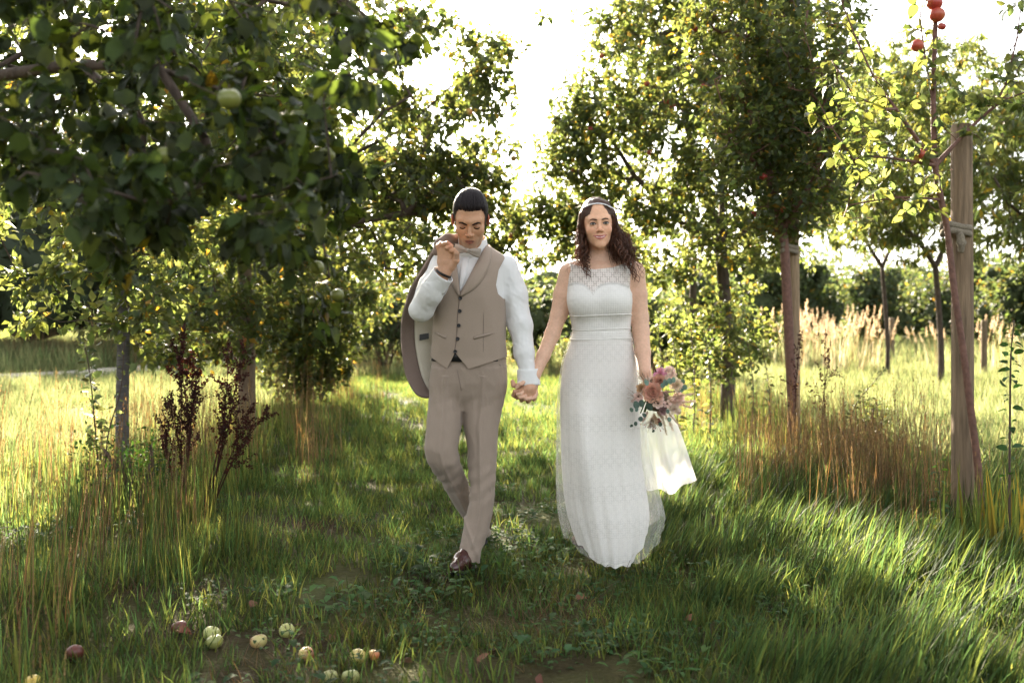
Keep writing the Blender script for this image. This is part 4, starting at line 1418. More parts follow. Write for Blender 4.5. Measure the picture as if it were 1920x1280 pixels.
torso_rows = [(705, 808, 950, YG + .01, .122), (670, 808, 949, YG + .01, .122), (640, 811, 946, YG, .122), (600, 814, 948, YG, .126), (560, 820, 947, YG, .131),
              (530, 824, 947, YG + .005, .131), (508, 829, 950, YG + .012, .120), (492, 836, 953, YG + .02, .103), (479, 842, 945, YG + .025, .084),
              (468, 852, 925, YG + .03, .070), (458, 858, 913, YG + .03, .062)]
VEST = Stack(torso_rows, 0.0)
GH = Head(P(882, 412, 4.57), rotx(math.radians(27)) @ roty(math.radians(1)), 1.03, False)
L_ARM = ([g(949, 501, .03), g(966, 555, .02), g(976, 611, -.005), g(983, 660, -.03), g(990, 700, -.045)], [.056, .057, .055, .046, .040])
R_ARM = ([g(832, 496, .015), g(806, 545, -.04), g(791, 580, -.10), g(808, 549, -.16), g(828, 520, -.20)], [.062, .060, .055, .053, .042])
# hands
lh_w = g(991, 716, -.05)
LH = [  # palm rays and fingers of the hand that holds the bride's
    ([lh_w, g(986, 727, -.07), g(976, 733, -.075)], .021, .014),
    ([lh_w, g(988, 729, -.085), g(982, 738, -.085)], .021, .014),
    ([lh_w, g(993, 729, -.09), g(991, 740, -.088)], .021, .014),
    ([lh_w, g(999, 727, -.085), g(1000, 737, -.083)], .02, .013),
]
LHF = [[g(976, 733, -.075), g(966, 734, -.07), g(963, 741, -.05), g(970, 746, -.03)],
       [g(982, 738, -.085), g(977, 746, -.08), g(978, 750, -.055), g(984, 748, -.03)],
       [g(991, 740, -.088), g(988, 748, -.082), g(990, 752, -.055), g(994, 749, -.03)],
       [g(1000, 737, -.083), g(999, 744, -.076), g(1001, 748, -.052), g(1003, 745, -.03)]]
LHT = [g(985, 724, -.03), g(972, 724, -.055), g(963, 722, -.06), g(961, 715, -.055)]
rh_w = g(833, 511, -.205)
RHK = [g(825, 470, -.205), g(833, 466, -.215), g(841, 467, -.222), g(847, 471, -.225)]
RHF = [[RHK[0], g(821, 462, -.21), g(827, 456, -.195), g(834, 457, -.175)],
       [RHK[1], g(831, 458, -.225), g(839, 456, -.235), g(847, 461, -.225)],
       [RHK[2], g(838, 465, -.237), g(845, 463, -.240), g(849, 469, -.228)],
       [RHK[3], g(846, 470, -.240), g(851, 470, -.237), g(852, 475, -.225)]]
RHT = [g(846, 500, -.215), g(855, 488, -.232), g(856, 476, -.24), g(851, 469, -.236)]


def groom_body(p):
    d = VEST.sdf(p, grow=-.03)
    d = near_min(p, d, GH.c, .26, GH.sdf, .02)
    d = smin(d, s_cap(p, GH.wor((0, .02, -.07)), g(886, 482, .02), .056, .060), .02)
    d = smin(d, s_chain(p, L_ARM[0], np.array(L_ARM[1]) - .016), .02)
    d = smin(d, s_chain(p, R_ARM[0], np.array(R_ARM[1]) - .016), .02)
    def left(p):
        d = s_cap(p, g(990, 700, -.045), lh_w, .027, .026)
        for pts, a, b in LH: d = smin(d, finger(p, pts, a, b), .012)
        for f in LHF: d = smin(d, finger(p, f, .0115, .0085), .003)
        return smin(d, finger(p, LHT, .014, .0095), .006)

    def right(p):
        d = s_cap(p, g(828, 520, -.20), rh_w, .028, .027)
        for k in RHK: d = smin(d, s_chain(p, [rh_w, (rh_w + k) / 2 + np.array([0, .004, 0]), k], [.022, .021, .0135], .01), .014)
        for f in RHF: d = smin(d, finger(p, f, .0110, .0082), .003)
        d = smin(d, s_cap(p, rh_w, RHT[0], .020, .019), .012)
        return smin(d, finger(p, RHT, .018, .0095), .006)
    d = near_min(p, d, lh_w, .17, left, .01)
    d = near_min(p, d, (rh_w + RHK[1]) / 2, .17, right, .01)
    return d


V, Q = surfnet(groom_body, (-.62, 4.28, .72), (.22, 4.86, 1.80), .003)
C = GH.colors(V, (0.50, 0.275, 0.160), (0.28, 0.105, 0.075))
zc = V[:, 2] < 1.42
C[zc] = np.array((0.53, 0.30, 0.19))
groom = mesh_obj('person', V, Q, SKIN, col=C)
tag(groom, 'man with slicked-back dark hair in taupe vest and trousers, looking down, jacket over shoulder', 'person', 'the couple walking hand in hand')

# hair: cap combed back from the hairline, sideburns
def groom_hair(p):
    q = GH.loc(p)
    d = s_ell(q, (0, .020, .042), (.0790, .0990, .0940))
    d = smin(d, s_ell(q, (0, .085, -.03), (.055, .035, .05)), .03)
    return d * GH.s
V, Q = surfnet(groom_hair, GH.c - .19, GH.c + .19, .003)
q = GH.loc(V); ax = np.abs(q[:, 0])
hl = .0705 + .003 * np.cos(q[:, 0] * 75 + .6) + .002 * vnoise(q * 190, 2) - 26 * np.maximum(ax - .052, 0) ** 1.5        # hairline height in front
side = (q[:, 1] > -.035 + .5 * np.maximum(-.0 - q[:, 2], 0)) & (q[:, 2] > -.03 - .03 * (q[:, 1] > .03))
keep = ((q[:, 2] > hl) & (q[:, 1] < .02)) | side | (q[:, 1] > .045)
keep &= q[:, 2] > -.075
def settle(W, extra=0.0):
    """lay hair points down towards the skin near the hairline"""
    q_ = GH.loc(W); ax_ = np.abs(q_[:, 0])
    hl_ = .0700 - 26 * np.maximum(ax_ - .052, 0) ** 1.5
    dist = np.where(q_[:, 1] < .0, q_[:, 2] - hl_, .1)
    dist = np.minimum(dist, np.where(q_[:, 2] < .05, (q_[:, 1] + .035) * 1.0 + .004, .1))
    lim = .0012 + .35 * np.maximum(dist, 0)
    nr = norm(W - GH.wor((0, .02, .02)))
    for _ in range(3):
        dd = GH.sdf(W); W = W - nr * np.maximum(dd - lim - extra, 0)[:, None] - nr * np.minimum(dd - .001 - extra, 0)[:, None]
    return W
V = settle(V)
V2, Q2 = keep_faces(V, Q, keep)
qh = GH.loc(V2); dh = qh[:, 2] - (.0705 - 26 * np.maximum(np.abs(qh[:, 0]) - .052, 0) ** 1.5)
fade = (np.clip(1 - dh / .009, 0, 1) * (qh[:, 1] < -.03))[:, None]          # thin roots at the hairline
hair = mesh_obj('hair', V2, Q2, HAIR_M, groom, col=1 + fade * np.array([9.0, 6.0, 3.6]))
rh = np.random.default_rng(71)
parts = []
for k in range(420):                      # combed strands
    a0 = rh.uniform(-1.2, 1.2); th0 = rh.uniform(-1.30, -1.16)
    pts = []
    for t in np.linspace(0, 1, 12):
        x0 = .074 * math.sin(a0) * (1 - .62 * t); th = th0 + (1.32 - th0) * t
        yy = .019 + .0985 * math.sin(th) * math.sqrt(max(.02, 1 - (x0 / .0795) ** 2)); zz = .04 + .100 * math.cos(th) * math.sqrt(max(.02, 1 - (x0 / .0795) ** 2))
        pts.append((x0 + rh.normal(0, .0006), yy, zz))
    pts = np.array(pts)
    for _ in range(3):                    # settle onto the cap
        w = GH.wor(pts); dd = groom_hair(w) / GH.s
        nrm = norm(pts - np.array([0, .02, .03])); pts = pts - nrm * (dd - rh.uniform(-.0008, .0016))[:, None]
    ok = pts[:, 2] > .0665 - 26 * max(abs(pts[0, 0]) - .052, 0) ** 1.5
    ok |= pts[:, 1] > -.02
    pts = pts[ok]
    if len(pts) < 4: continue
    v, qd, t = polytube(settle(GH.wor(pts), .0004), np.linspace(.0009, .0009, len(pts)), 4)
    parts.append((v, [qd, t], np.array([1, 1, 1.06]) * rh.uniform(.6, 2.6)))
v, f, c = merge(parts)
o = mesh_obj('hair_strands', v, f, HAIR_M, hair, col=c); o['kind'] = 'stuff'

# lowered eyelids, brows
for sd in (-1, 1):
    v, f = strip(GH, [(sd * x, z) for x, z in ((.011, .0110), (.020, .0145), (.030, .0175), (.040, .0175), (.048, .0135))], [.0028, .0044, .0044, .0036, .0016], 0.001, .0024)
    mesh_obj('eyebrow', v, f, HAIR_M, groom, col=np.ones((len(v), 3)))
    v, f = strip(GH, [(sd * x, z) for x, z in ((.0185, -.0040), (.025, -.0072), (.031, -.0084), (.038, -.0072), (.0445, -.0035))], [.0014, .0028, .0034, .0030, .0014], 0.001, .0016)
    mesh_obj('eyelashes', v, f, HAIR_M, groom, col=np.ones((len(v), 3)))

# shirt: torso, sleeves with soft creases
def shirt_sdf(p):
    d = np.maximum(VEST.sdf(p, grow=-.010), P(0, 668, YG)[2] - p[:, 2])
    la = s_chain(p, L_ARM[0], L_ARM[1], .02)
    la = np.maximum(la, -(p[:, 2] - g(990, 699, 0)[2]))
    ra_ = s_chain(p, R_ARM[0], R_ARM[1], .02)
    ax_ = norm(R_ARM[0][4] - R_ARM[0][3]); ra_ = np.maximum(ra_, (p - R_ARM[0][4]) @ ax_ - .0)
    d = smin(d, la, .03); d = smin(d, ra_, .025)
    armz = np.clip((np.abs(p[:, 0] - P(884, 600, YG)[0]) - .15) / .03, 0, 1)
    w = vnoise(p * np.array([11, 11, 17]) + p[:, :1] * 9, 5) + .55 * np.abs(vnoise(p * np.array([26, 26, 34]) + p[:, :1] * 22 + 7, 6))
    return d + armz * .0045 * w
V, Q = surfnet(shirt_sdf, (-.62, 4.36, .84), (.25, 4.88, 1.56), .004, proj=1)
shirt = mesh_obj('shirt', V, Q, SHIRT, groom, col=np.ones((len(V), 3)))


def ring_loft(rows, n=36, gap=None):
    """rows: (centre, axis-frame u, v, ru, rv)"""
    Vs = []
    ang = np.linspace(0, 2 * math.pi, n, endpoint=False)
    for c, u, v, ru, rv in rows:
        Vs.append(np.asarray(c) + np.cos(ang)[:, None] * np.asarray(u) * ru + np.sin(ang)[:, None] * np.asarray(v) * rv)
    m = len(rows); k = np.arange(n); k2 = (k + 1) % n
    Fq = np.concatenate([np.stack([i * n + k, i * n + k2, (i + 1) * n + k2, (i + 1) * n + k], 1) for i in range(m - 1)])
    return np.concatenate(Vs), Fq


def cuff(a, b, ra, rb, depth=.85):
    ax_ = norm(np.asarray(b) - np.asarray(a)); u = norm(np.cross(ax_, (0, 1, 0))); v = np.cross(ax_, u)
    rows = [(a + (b - a) * t, u, v, ra + (rb - ra) * t + (.003 if t in (0, 1) else 0.001), (ra + (rb - ra) * t) * depth) for t in (0, .12, .5, .88, 1)]
    V, Fq = ring_loft(rows)
    return V, Fq
v, f = cuff(g(990, 692, -.045), g(991.5, 722, -.05), .050, .053)
cf = solid(mesh_obj('cuff', v, f, SHIRT, shirt, col=np.ones((len(v), 3))), .004)
v, f = cuff(g(815, 537, -.175), g(831, 514, -.207), .053, .049)
cf2 = solid(mesh_obj('cuff', v, f, SHIRT, shirt, col=np.ones((len(v), 3))), .004)
# wing collar
rows = []
for t, (py, rx, ry) in enumerate(((478, .082, .080), (466, .073, .070), (452, .068, .064), (446, .066, .063))):
    c = g(886, py, .012 - .004 * t)
    tl = norm(np.array([0, .93, .36]))
    rows.append((c, np.array([1, 0, 0]), tl, rx, ry))
v, f = ring_loft(rows, 40)
solid(mesh_obj('collar', v, f, SHIRT, shirt, col=np.ones((len(v), 3))), .004)
ribbon_later = [((866, 482), (861, 520), (861, 546)), ((880, 482), (874, 515), (865, 546))]
# bracelet at the raised wrist
v, f = cuff(g(831, 515, -.206), g(833, 511, -.208), .0325, .0325, .9)
solid(mesh_obj('bracelet', v, f, BLACK, groom, col=np.ones((len(v), 3))), .004, 1)

# trousers
LEG_F = Stack([(690, 872, 944, YG + .01, .098), (722, 866, 951, YG + .01, .100), (744, 866, 949, YG + .005, .096), (766, 867, 943, YG, .092), (802, 868, 935, YG - .02, .086), (841, 875, 932, YG - .04, .080),
               (892, 874, 932, YG - .07, .074), (928, 879, 930, YG - .08, .070), (965, 875, 925, YG - .085, .067), (999, 868, 917, YG - .09, .066), (1030, 861, 905, YG - .105, .066), (1050, 861, 897, YG - .115, .068)], power=2.1)
LEG_R = Stack([(690, 812, 870, YG + .01, .098), (722, 804, 868, YG + .01, .100), (744, 803, 868, YG, .096), (766, 801, 868, YG - .02, .093), (800, 799, 867, YG - .05, .09), (841, 796, 860, YG - .08, .084),
               (868, 802, 866, YG - .07, .084), (890, 815, 874, YG - .01, .088), (910, 829, 882, YG + .05, .09), (940, 848, 893, YG + .14, .092), (975, 872, 910, YG + .25, .088), (1002, 890, 924, YG + .33, .084)], power=2.1)
HIP = Stack([(655, 812, 946, YG + .01, .116), (690, 806, 950, YG + .012, .122), (716, 804, 951, YG + .012, .120), (738, 810, 946, YG + .01, .104), (768, 838, 915, YG + .005, .06)], grow=-.002)
def trousers_sdf(p):
    d = HIP.sdf(p)
    d = smin(d, LEG_F.sdf(p), .022); d = smin(d, LEG_R.sdf(p), .022)
    # pressed creases
    for S, tp in ((LEG_F, 1), (LEG_R, 0)):
        cx, cy, rx, ry = S.at(p[:, 2])
        u = (p[:, 0] - cx + .004) / .011
        d = d - .009 * np.exp(-u * u) * (p[:, 1] < cy) * (p[:, 2] < S.z[-1] - .03)
    # folds at the knee, hem and fly
    zk = P(900, 900, YG)[2]
    fold = np.sin((p[:, 2] - .5 * (p[:, 0])) * 95 + 2 * vnoise(p * 9, 3))
    kn = np.exp(-((p[:, 2] - zk) / .10) ** 2) + .9 * np.exp(-((p[:, 2] - .10) / .07) ** 2) + .6 * np.exp(-((p[:, 2] - P(0, 755, YG)[2]) / .06) ** 2)
    w = vnoise(p * np.array([9, 9, 5]), 8)
    return d + .0032 * kn * fold * (.5 + .5 * w) + .006 * w + (.003 + .006 * kn) * np.abs(vnoise(p * np.array([17, 17, 15]) + p[:, :1] * 14, 9))
V, Q = surfnet(trousers_sdf, (-.46, 4.38, .02), (.04, 5.14, 1.03), .004, proj=1)
trs = mesh_obj('trousers', V, Q, WOOL, groom, col=np.ones((len(V), 3)))
# fly seam
v, qd, t = polytube([HIP.front(857, 692, .0), HIP.front(861, 712, .0), HIP.front(865, 732, .001)], .001, 5)
mesh_obj('fly_seam', v, [qd, t], WOOL_D, trs, col=np.ones((len(v), 3)))
v, qd, t = polytube([HIP.front(937, 683, .001), HIP.front(943, 700, .001), HIP.front(946, 722, .0)], .0018, 5)
mesh_obj('pocket_seam', v, [qd, t], WOOL_D, trs, col=np.ones((len(v), 3)))

# vest
V, Q = surfnet(lambda p: VEST.sdf(p, grow=.004 + 0) + .0030 * vnoise(p * np.array([9, 9, 7]) + p[:, :1] * 6, 4), (-.46, 4.40, .86), (.10, 4.86, 1.55), .004, proj=1)
px, py = proj_px(V)
frontm = V[:, 1] < YG
hem = np.interp(px, [800, 807, 838, 853, 879, 943, 955], [667, 669, 691, 661, 692, 671, 668])
sg = np.where(frontm, hem - py, 668 - py)
er = np.interp(py, [455, 469, 481, 506, 534, 551, 560, 562, 570], [985, 962, 948, 935, 930, 934, 944, 952, 999])
el_ = np.interp(py, [455, 469, 481, 506, 534, 551, 560, 562, 570], [820, 832, 838, 842, 843, 836, 826, 818, 790])
sg = np.minimum(sg, np.minimum(er - px, px - el_))
sv = np.maximum(np.interp(py, [430, 470, 552], [838, 853, 863]) - px, px - np.interp(py, [430, 450, 552], [930, 918, 862]))
sg = np.where(frontm, np.minimum(sg, np.maximum(sv, py - 552)), sg)
sg = np.minimum(sg, py - 455)
V2, Q2 = cut_mesh(V, Q, sg)
vest = solid(mesh_obj('vest', V2, Q2, WOOL, groom, col=np.full((len(V2), 3), 1.12)), .004)
def ribbon(inner, outer, S, o1, o2, name, parent, mat, n=18, cm=1.0):
    a = smooth_line(inner, n); b = smooth_line(outer, n)
    rows = []
    for t, off in ((0, o1), (.33, o2), (.7, o2), (1, o1)):
        rows.append([S.front(*(a[i] * (1 - t) + b[i] * t), off) for i in range(n)])
    V = np.array(rows).reshape(-1, 3); k = np.arange(n - 1)
    Fq = np.concatenate([np.stack([r * n + k, r * n + k + 1, (r + 1) * n + k + 1, (r + 1) * n + k], 1) for r in range(3)])
    return solid(mesh_obj(name, V, Fq, mat, parent, col=np.full((len(V), 3), cm)), .003, 0)
ribbon([(913, 457), (902, 476), (885, 508), (870, 536), (862, 553)], [(919, 461), (921, 484), (911, 514), (892, 540), (864, 557)], VEST, .007, .013, 'lapel', vest, WOOL, cm=1.15)
ribbon([(853, 468), (856, 490), (859, 520), (862, 552)], [(836, 474), (841, 508), (848, 535), (860, 556)], VEST, .007, .013, 'lapel', vest, WOOL, cm=1.15)
SH = Stack(torso_rows, -.010)
ribbon(*ribbon_later, SH, .002, .0035, 'placket', shirt, SHIRT, n=10)
for (bx, by) in ((863, 559), (862, 583), (860, 610), (858, 635), (853.5, 659)):
    c = VEST.front(bx, by, .008)
    ang = np.arange(16) * math.pi / 8
    V, f = ring_loft([(c + np.array([0, y_, 0]), (1, 0, 0), (0, 0, 1), r, r) for y_, r in ((.004, .0085), (-.002, .0085), (-.0035, .0075), (-.0028, .0058), (-.0015, .005), (-.0015, .0005))], 16)
    mesh_obj('button', V, f, BLACK, vest, col=np.ones((len(V), 3)))
for pk in (((814, 623), (836, 633)), ((888, 634), (929, 623))):
    (x0, y0), (x1, y1) = pk
    ribbon([(x0, y0 - 2.2), (x1, y1 - 2.2)], [(x0, y0 + 2.2), (x1, y1 + 2.2)], VEST, .005, .0095, 'pocket_welt', vest, WOOL, n=8, cm=1.0)
edge = [VEST.front(x_, y_, .0055) for x_, y_ in ((862, 558), (858, 590), (856, 630), (852, 660))]
v, qd, t = polytube(smooth_line(edge, 10), .0014, 5)
mesh_obj('front_edge', v, [qd, t], WOOL_D, vest, col=np.ones((len(v), 3)))
for dart in (((907, 575), (906, 660)), ):
    v, qd, t = polytube([VEST.front(dart[0][0] + (dart[1][0] - dart[0][0]) * u, dart[0][1] + (dart[1][1] - dart[0][1]) * u, .0042) for u in np.linspace(0, 1, 6)], .0009, 4)
    mesh_obj('dart_seam', v, [qd, t], WOOL_D, vest, col=np.ones((len(v), 3)))

# bow tie
tc_ = P(876, 470, 4.50)
tie_ax = norm(np.array([1.0, 0, -0.20])); up_ = norm(np.cross((0, -1, 0), tie_ax)) * -1
bt = empty('bow_tie', tc_); bt.parent = groom
parts = []
for sgn in (-1, 1):
    rows = []
    for t, hh, dd in ((0.0, .009, .008), (.012, .011, .011), (.030, .0185, .013), (.050, .0215, .011), (.060, .0205, .004), (.061, .018, .0005)):
        c = tc_ + tie_ax * sgn * t + np.array([0, .10 * t, 0])
        rows.append((c, up_, np.array([0, 1.0, 0]), hh, dd))
    v, f = ring_loft(rows, 20)
    ang = np.tile(np.linspace(0, 2 * math.pi, 20, endpoint=False), 6)
    v = v + np.array([0, 1, 0]) * (.0030 * np.cos(ang * 5) * np.repeat([0.6, 1, .8, .5, .2, 0], 20))[:, None]
    adopt(bt, mesh_obj('wing', v, f, TIE, col=np.ones((len(v), 3))))
v, f = ring_loft([(tc_ + tie_ax * x_ + np.array([0, -.006, 0]), up_, np.array([0, 1.0, 0]), a_, b_) for x_, a_, b_ in ((-.0085, .002, .002), (-.008, .010, .009), (0, .0115, .011), (.008, .010, .009), (.0085, .002, .002))], 16)
adopt(bt, mesh_obj('knot', v, f, TIE, col=np.ones((len(v), 3))))

# shoes
def shoe(toe, heel, ankle, name):
    toe, heel, ankle = map(np.asarray, (toe, heel, ankle))
    mid = toe * .55 + heel * .45
    def sd(p):
        d = s_chain(p, [heel + [0, 0, .012], mid + [0, 0, .012], toe], [.036, .041, .026], .02)
        d = smin(d, s_cap(p, heel + [0, 0, .03], ankle, .036, .042), .03)
        d = smin(d, s_cap(p, mid + [0, 0, .02], ankle, .030, .035), .03)
        return d
    lo = np.minimum(np.minimum(toe, heel), ankle) - .08; hi = np.maximum(np.maximum(toe, heel), ankle) + .08
    V, Q = surfnet(sd, lo, hi, .004)
    s = mesh_obj(name, V, Q, LEATHER, groom, col=np.ones((len(V), 3)))
    dv = norm(heel - toe); sv = norm(np.cross(dv, (0, 0, 1))); dn = norm(np.cross(sv, dv)) * -1
    if dn[2] > 0: dn = -dn
    rows = []
    for t, w in ((-.09, .012), (-.07, .028), (0, .037), (.3, .043), (.5, .037), (.75, .034), (1, .036), (1.1, .022), (1.14, .008)):
        c = toe + (heel - toe) * t + dn * .026
        rows.append((c, sv, dn, w, .007))
    v, f = ring_loft(rows, 16)
    mesh_obj('sole', v, f, BLACK, s, col=np.ones((len(v), 3)))
    return s
sh = shoe(P(853, 1064, 4.40), P(883, 1050, 4.60), P(880, 1030, 4.56), 'shoe')
for k in range(4):                          # laces
    c = P(862 + 4 * k, 1053 - 4.5 * k, 4.462 + .02 * k)
    v, qd, t = polytube([c + [-.02, .02, -.008], c + [0, -.002, .012], c + [.02, .02, -.004]], .003, 5)
    mesh_obj('lace', v, [qd, t], BLACK, sh, col=np.ones((len(v), 3)))
shoe(P(897, 1012, 4.98), P(911, 972, 5.16), P(903, 968, 5.06), 'shoe')
# belt glimpse under the vest points
v, f = ring_loft([(g(878, 676, .012), (1, 0, 0), (0, 1, 0), .171, .1225), (g(878, 655, .012), (1, 0, 0), (0, 1, 0), .166, .1225)], 48)
solid(mesh_obj('belt', v, f, BLACK, groom, col=np.ones((len(v), 3))), .003, 1)

# ------------------------------------------------------------------ jacket over the shoulder
JY = YG + .10
jk_edge = [(833, 452), (816, 463), (794, 500), (770, 541), (755, 590), (752, 620), (753, 650), (758, 690), (766, 716), (780, 738), (796, 745), (806, 744)]
jk_line = [(845, 456), (834, 470), (815, 500), (793, 541), (778, 590), (776, 612), (777, 640), (781, 668), (787, 696), (793, 714), (801, 730), (808, 737)]
jk_in = [(866, 458), (868, 480), (868, 510), (868, 541), (866, 590), (866, 612), (866, 640), (866, 668), (866, 690), (866, 700), (866, 712), (866, 722)]
n = 34
E, Ln, In = smooth_line(jk_edge, n), smooth_line(jk_line, n), smooth_line(jk_in, n)
def jy(i, t):          # depth of the hanging cloth: t 0 at the free edge, 1 behind the back
    v = i / (n - 1)
    return JY - .10 * (1 - v) ** 4 - .02 + .10 * t + .012 * math.sin(5 * t + 4 * v) * v - .015 * (1 - t) * math.sin(v * 9)
def sheet(A, B, t0, t1, m, off=0.0):
    V = []
    for i in range(n):
        for j in range(m):
            u = j / (m - 1); q = A[i] * (1 - u) + B[i] * u
            V.append(P(q[0], q[1], jy(i, t0 + (t1 - t0) * u) + off))
    Fq = np.array([[i * m + j, i * m + j + 1, (i + 1) * m + j + 1, (i + 1) * m + j] for i in range(n - 1) for j in range(m - 1)])
    return np.array(V), Fq
jacket = empty('suit_jacket', P(800, 745, JY), 'taupe suit jacket with cream lining slung over the man\'s shoulder', 'jacket')
v, f = sheet(E, Ln, 0, .35, 9)
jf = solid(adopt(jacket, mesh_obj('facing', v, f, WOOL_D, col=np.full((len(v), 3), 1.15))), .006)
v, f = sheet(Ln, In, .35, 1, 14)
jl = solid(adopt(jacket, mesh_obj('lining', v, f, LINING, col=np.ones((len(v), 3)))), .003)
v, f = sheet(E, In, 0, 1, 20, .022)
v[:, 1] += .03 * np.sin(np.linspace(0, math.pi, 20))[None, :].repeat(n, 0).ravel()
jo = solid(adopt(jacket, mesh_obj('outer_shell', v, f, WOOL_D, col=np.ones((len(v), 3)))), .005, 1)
v, qd, t = polytube([P(*Ln[i], jy(i, .35) - .004) for i in range(4, n)], .0016, 5)
adopt(jl, mesh_obj('piping', v, [qd, t], LINING, col=np.full((len(v), 3), .75)))
# dark label sewn on the lining
lb = []
for (x_, y_) in ((786.5, 627), (804, 624), (804, 635), (786.5, 638.5)):
    lb.append(P(x_, y_, JY - .022))
lbv = np.array(lb + [p + np.array([0, .004, 0]) for p in lb])
lbl = adopt(jl, mesh_obj('label_patch', lbv, [np.array([[0, 1, 2, 3], [7, 6, 5, 4], [0, 4, 5, 1], [1, 5, 6, 2], [2, 6, 7, 3], [3, 7, 4, 0]])], BLACK, smooth=False, col=np.ones((8, 3))))
# collar roll over the shoulder
def col_sdf(p):
    d = s_chain(p, [g(818, 472, -.05), g(826, 459, -.045), g(840, 452, -.02), g(855, 452, .03), g(866, 458, .07)], [.016, .026, .032, .030, .024], .02)
    return d + .003 * vnoise(p * 22, 2)
V, Q = surfnet(col_sdf, (-.45, 4.5, 1.36), (-.17, 4.8, 1.60), .004, proj=1)
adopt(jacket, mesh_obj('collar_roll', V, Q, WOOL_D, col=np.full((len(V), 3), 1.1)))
# ================================================================== the bride
YB = 4.70
def bp_(px, py, dy=0.0): return P(px, py, YB + dy)

b_rows = [(720, 1056, 1194, YB, .125), (700, 1060, 1192, YB, .122), (660, 1066, 1187, YB, .110), (624, 1077, 1179, YB, .094), (600, 1073, 1180, YB, .100), (582, 1069, 1181, YB - .005, .112),
          (562, 1066, 1182, YB - .008, .117), (541, 1064, 1182, YB, .108), (522, 1062, 1186, YB + .01, .095), (508, 1062, 1190, YB + .015, .082), (497, 1068, 1186, YB + .02, .068),
          (488, 1082, 1170, YB + .025, .058), (478, 1098, 1154, YB + .03, .052)]
BT = Stack(b_rows, 0.0, power=2.15)
BH = Head(bp_(1121, 421, -.03), roty(math.radians(-3.5)) @ rotx(math.radians(2)), .965, True)
BR = ([bp_(1066, 512, .01), bp_(1054, 552, .01), bp_(1047, 592, 0), bp_(1036, 626, -.02), bp_(1019, 666, -.06), bp_(1004, 702, -.10)], [.043, .041, .038, .036, .031, .0245])
BL = ([bp_(1192, 510, .01), bp_(1197, 552, .01), bp_(1201, 596, .0), bp_(1203, 622, -.02), bp_(1206, 660, -.07), bp_(1210, 696, -.12)], [.043, .041, .038, .037, .034, .026])
bw = bp_(1004, 702, -.10)
BHF = [[bp_(992, 724, -.105), bp_(985, 731, -.135), bp_(977, 738, -.15), bp_(970, 739, -.145)],
       [bp_(995, 728, -.105), bp_(990, 737, -.135), bp_(983, 744, -.152), bp_(975, 745, -.15)],
       [bp_(999, 730, -.105), bp_(997, 740, -.132), bp_(992, 747, -.15), bp_(985, 748, -.15)],
       [bp_(1004, 729, -.105), bp_(1005, 738, -.128), bp_(1003, 744, -.145), bp_(998, 747, -.148)]]
BHT = [bp_(996, 716, -.10), bp_(984, 716, -.13), bp_(975, 720, -.145), bp_(969, 726, -.14)]
lw = bp_(1210, 696, -.12)
stem_c = bp_(1222, 728, -.155)


def bride_body(p):
    d = BT.sdf(p)
    # bust
    d = smin(d, s_ell(p, bp_(1096, 566, -.075), (.062, .055, .060)), .05)
    d = smin(d, s_ell(p, bp_(1151, 566, -.075), (.062, .055, .060)), .05)
    d = near_min(p, d, BH.c, .26, BH.sdf, .02)
    d = smin(d, s_cap(p, BH.wor((0, .028, -.06)), bp_(1125, 492, .03), .047, .050), .03)
    d = smin(d, s_cap(p, bp_(1125, 494, .03), bp_(1074, 509, .02), .036, .036), .04)
    d = smin(d, s_cap(p, bp_(1125, 494, .03), bp_(1184, 507, .02), .036, .036), .04)
    # collar bones
    d = smin(d, s_cap(p, bp_(1118, 499, -.05), bp_(1078, 497, -.015), .006), .03)
    d = smin(d, s_cap(p, bp_(1132, 499, -.05), bp_(1172, 497, -.015), .006), .03)
    d = smin(d, s_chain(p, *BR, .012), .03)
    d = smin(d, s_chain(p, *BL, .012), .03)
    def rhand(p):
        e = s_cap(p, bw, bp_(1000, 722, -.105), .024, .024)
        for f in BHF: e = smin(e, finger(p, f, .0105, .0075), .004)
        return smin(e, finger(p, BHT, .012, .008), .006)
    def lhand(p):
        e = s_cap(p, lw, bp_(1217, 716, -.135), .024, .026)
        for k in range(4):
            a0 = bp_(1212 + 5 * k, 718 + 6 * k, -.15); e = smin(e, s_chain(p, [bp_(1216, 712, -.135), a0, a0 + [-.014, -.03, -.012], a0 + [.012, -.045, -.012]], [.016, .011, .0095, .008], .004), .006)
        return smin(e, s_chain(p, [bp_(1214, 706, -.13), bp_(1226, 715, -.16), bp_(1228, 722, -.185)], [.014, .011, .008], .004), .006)
    d = near_min(p, d, bp_(995, 725, -.11), .14, rhand, .01)
    d = near_min(p, d, bp_(1217, 718, -.15), .15, lhand, .01)
    return d


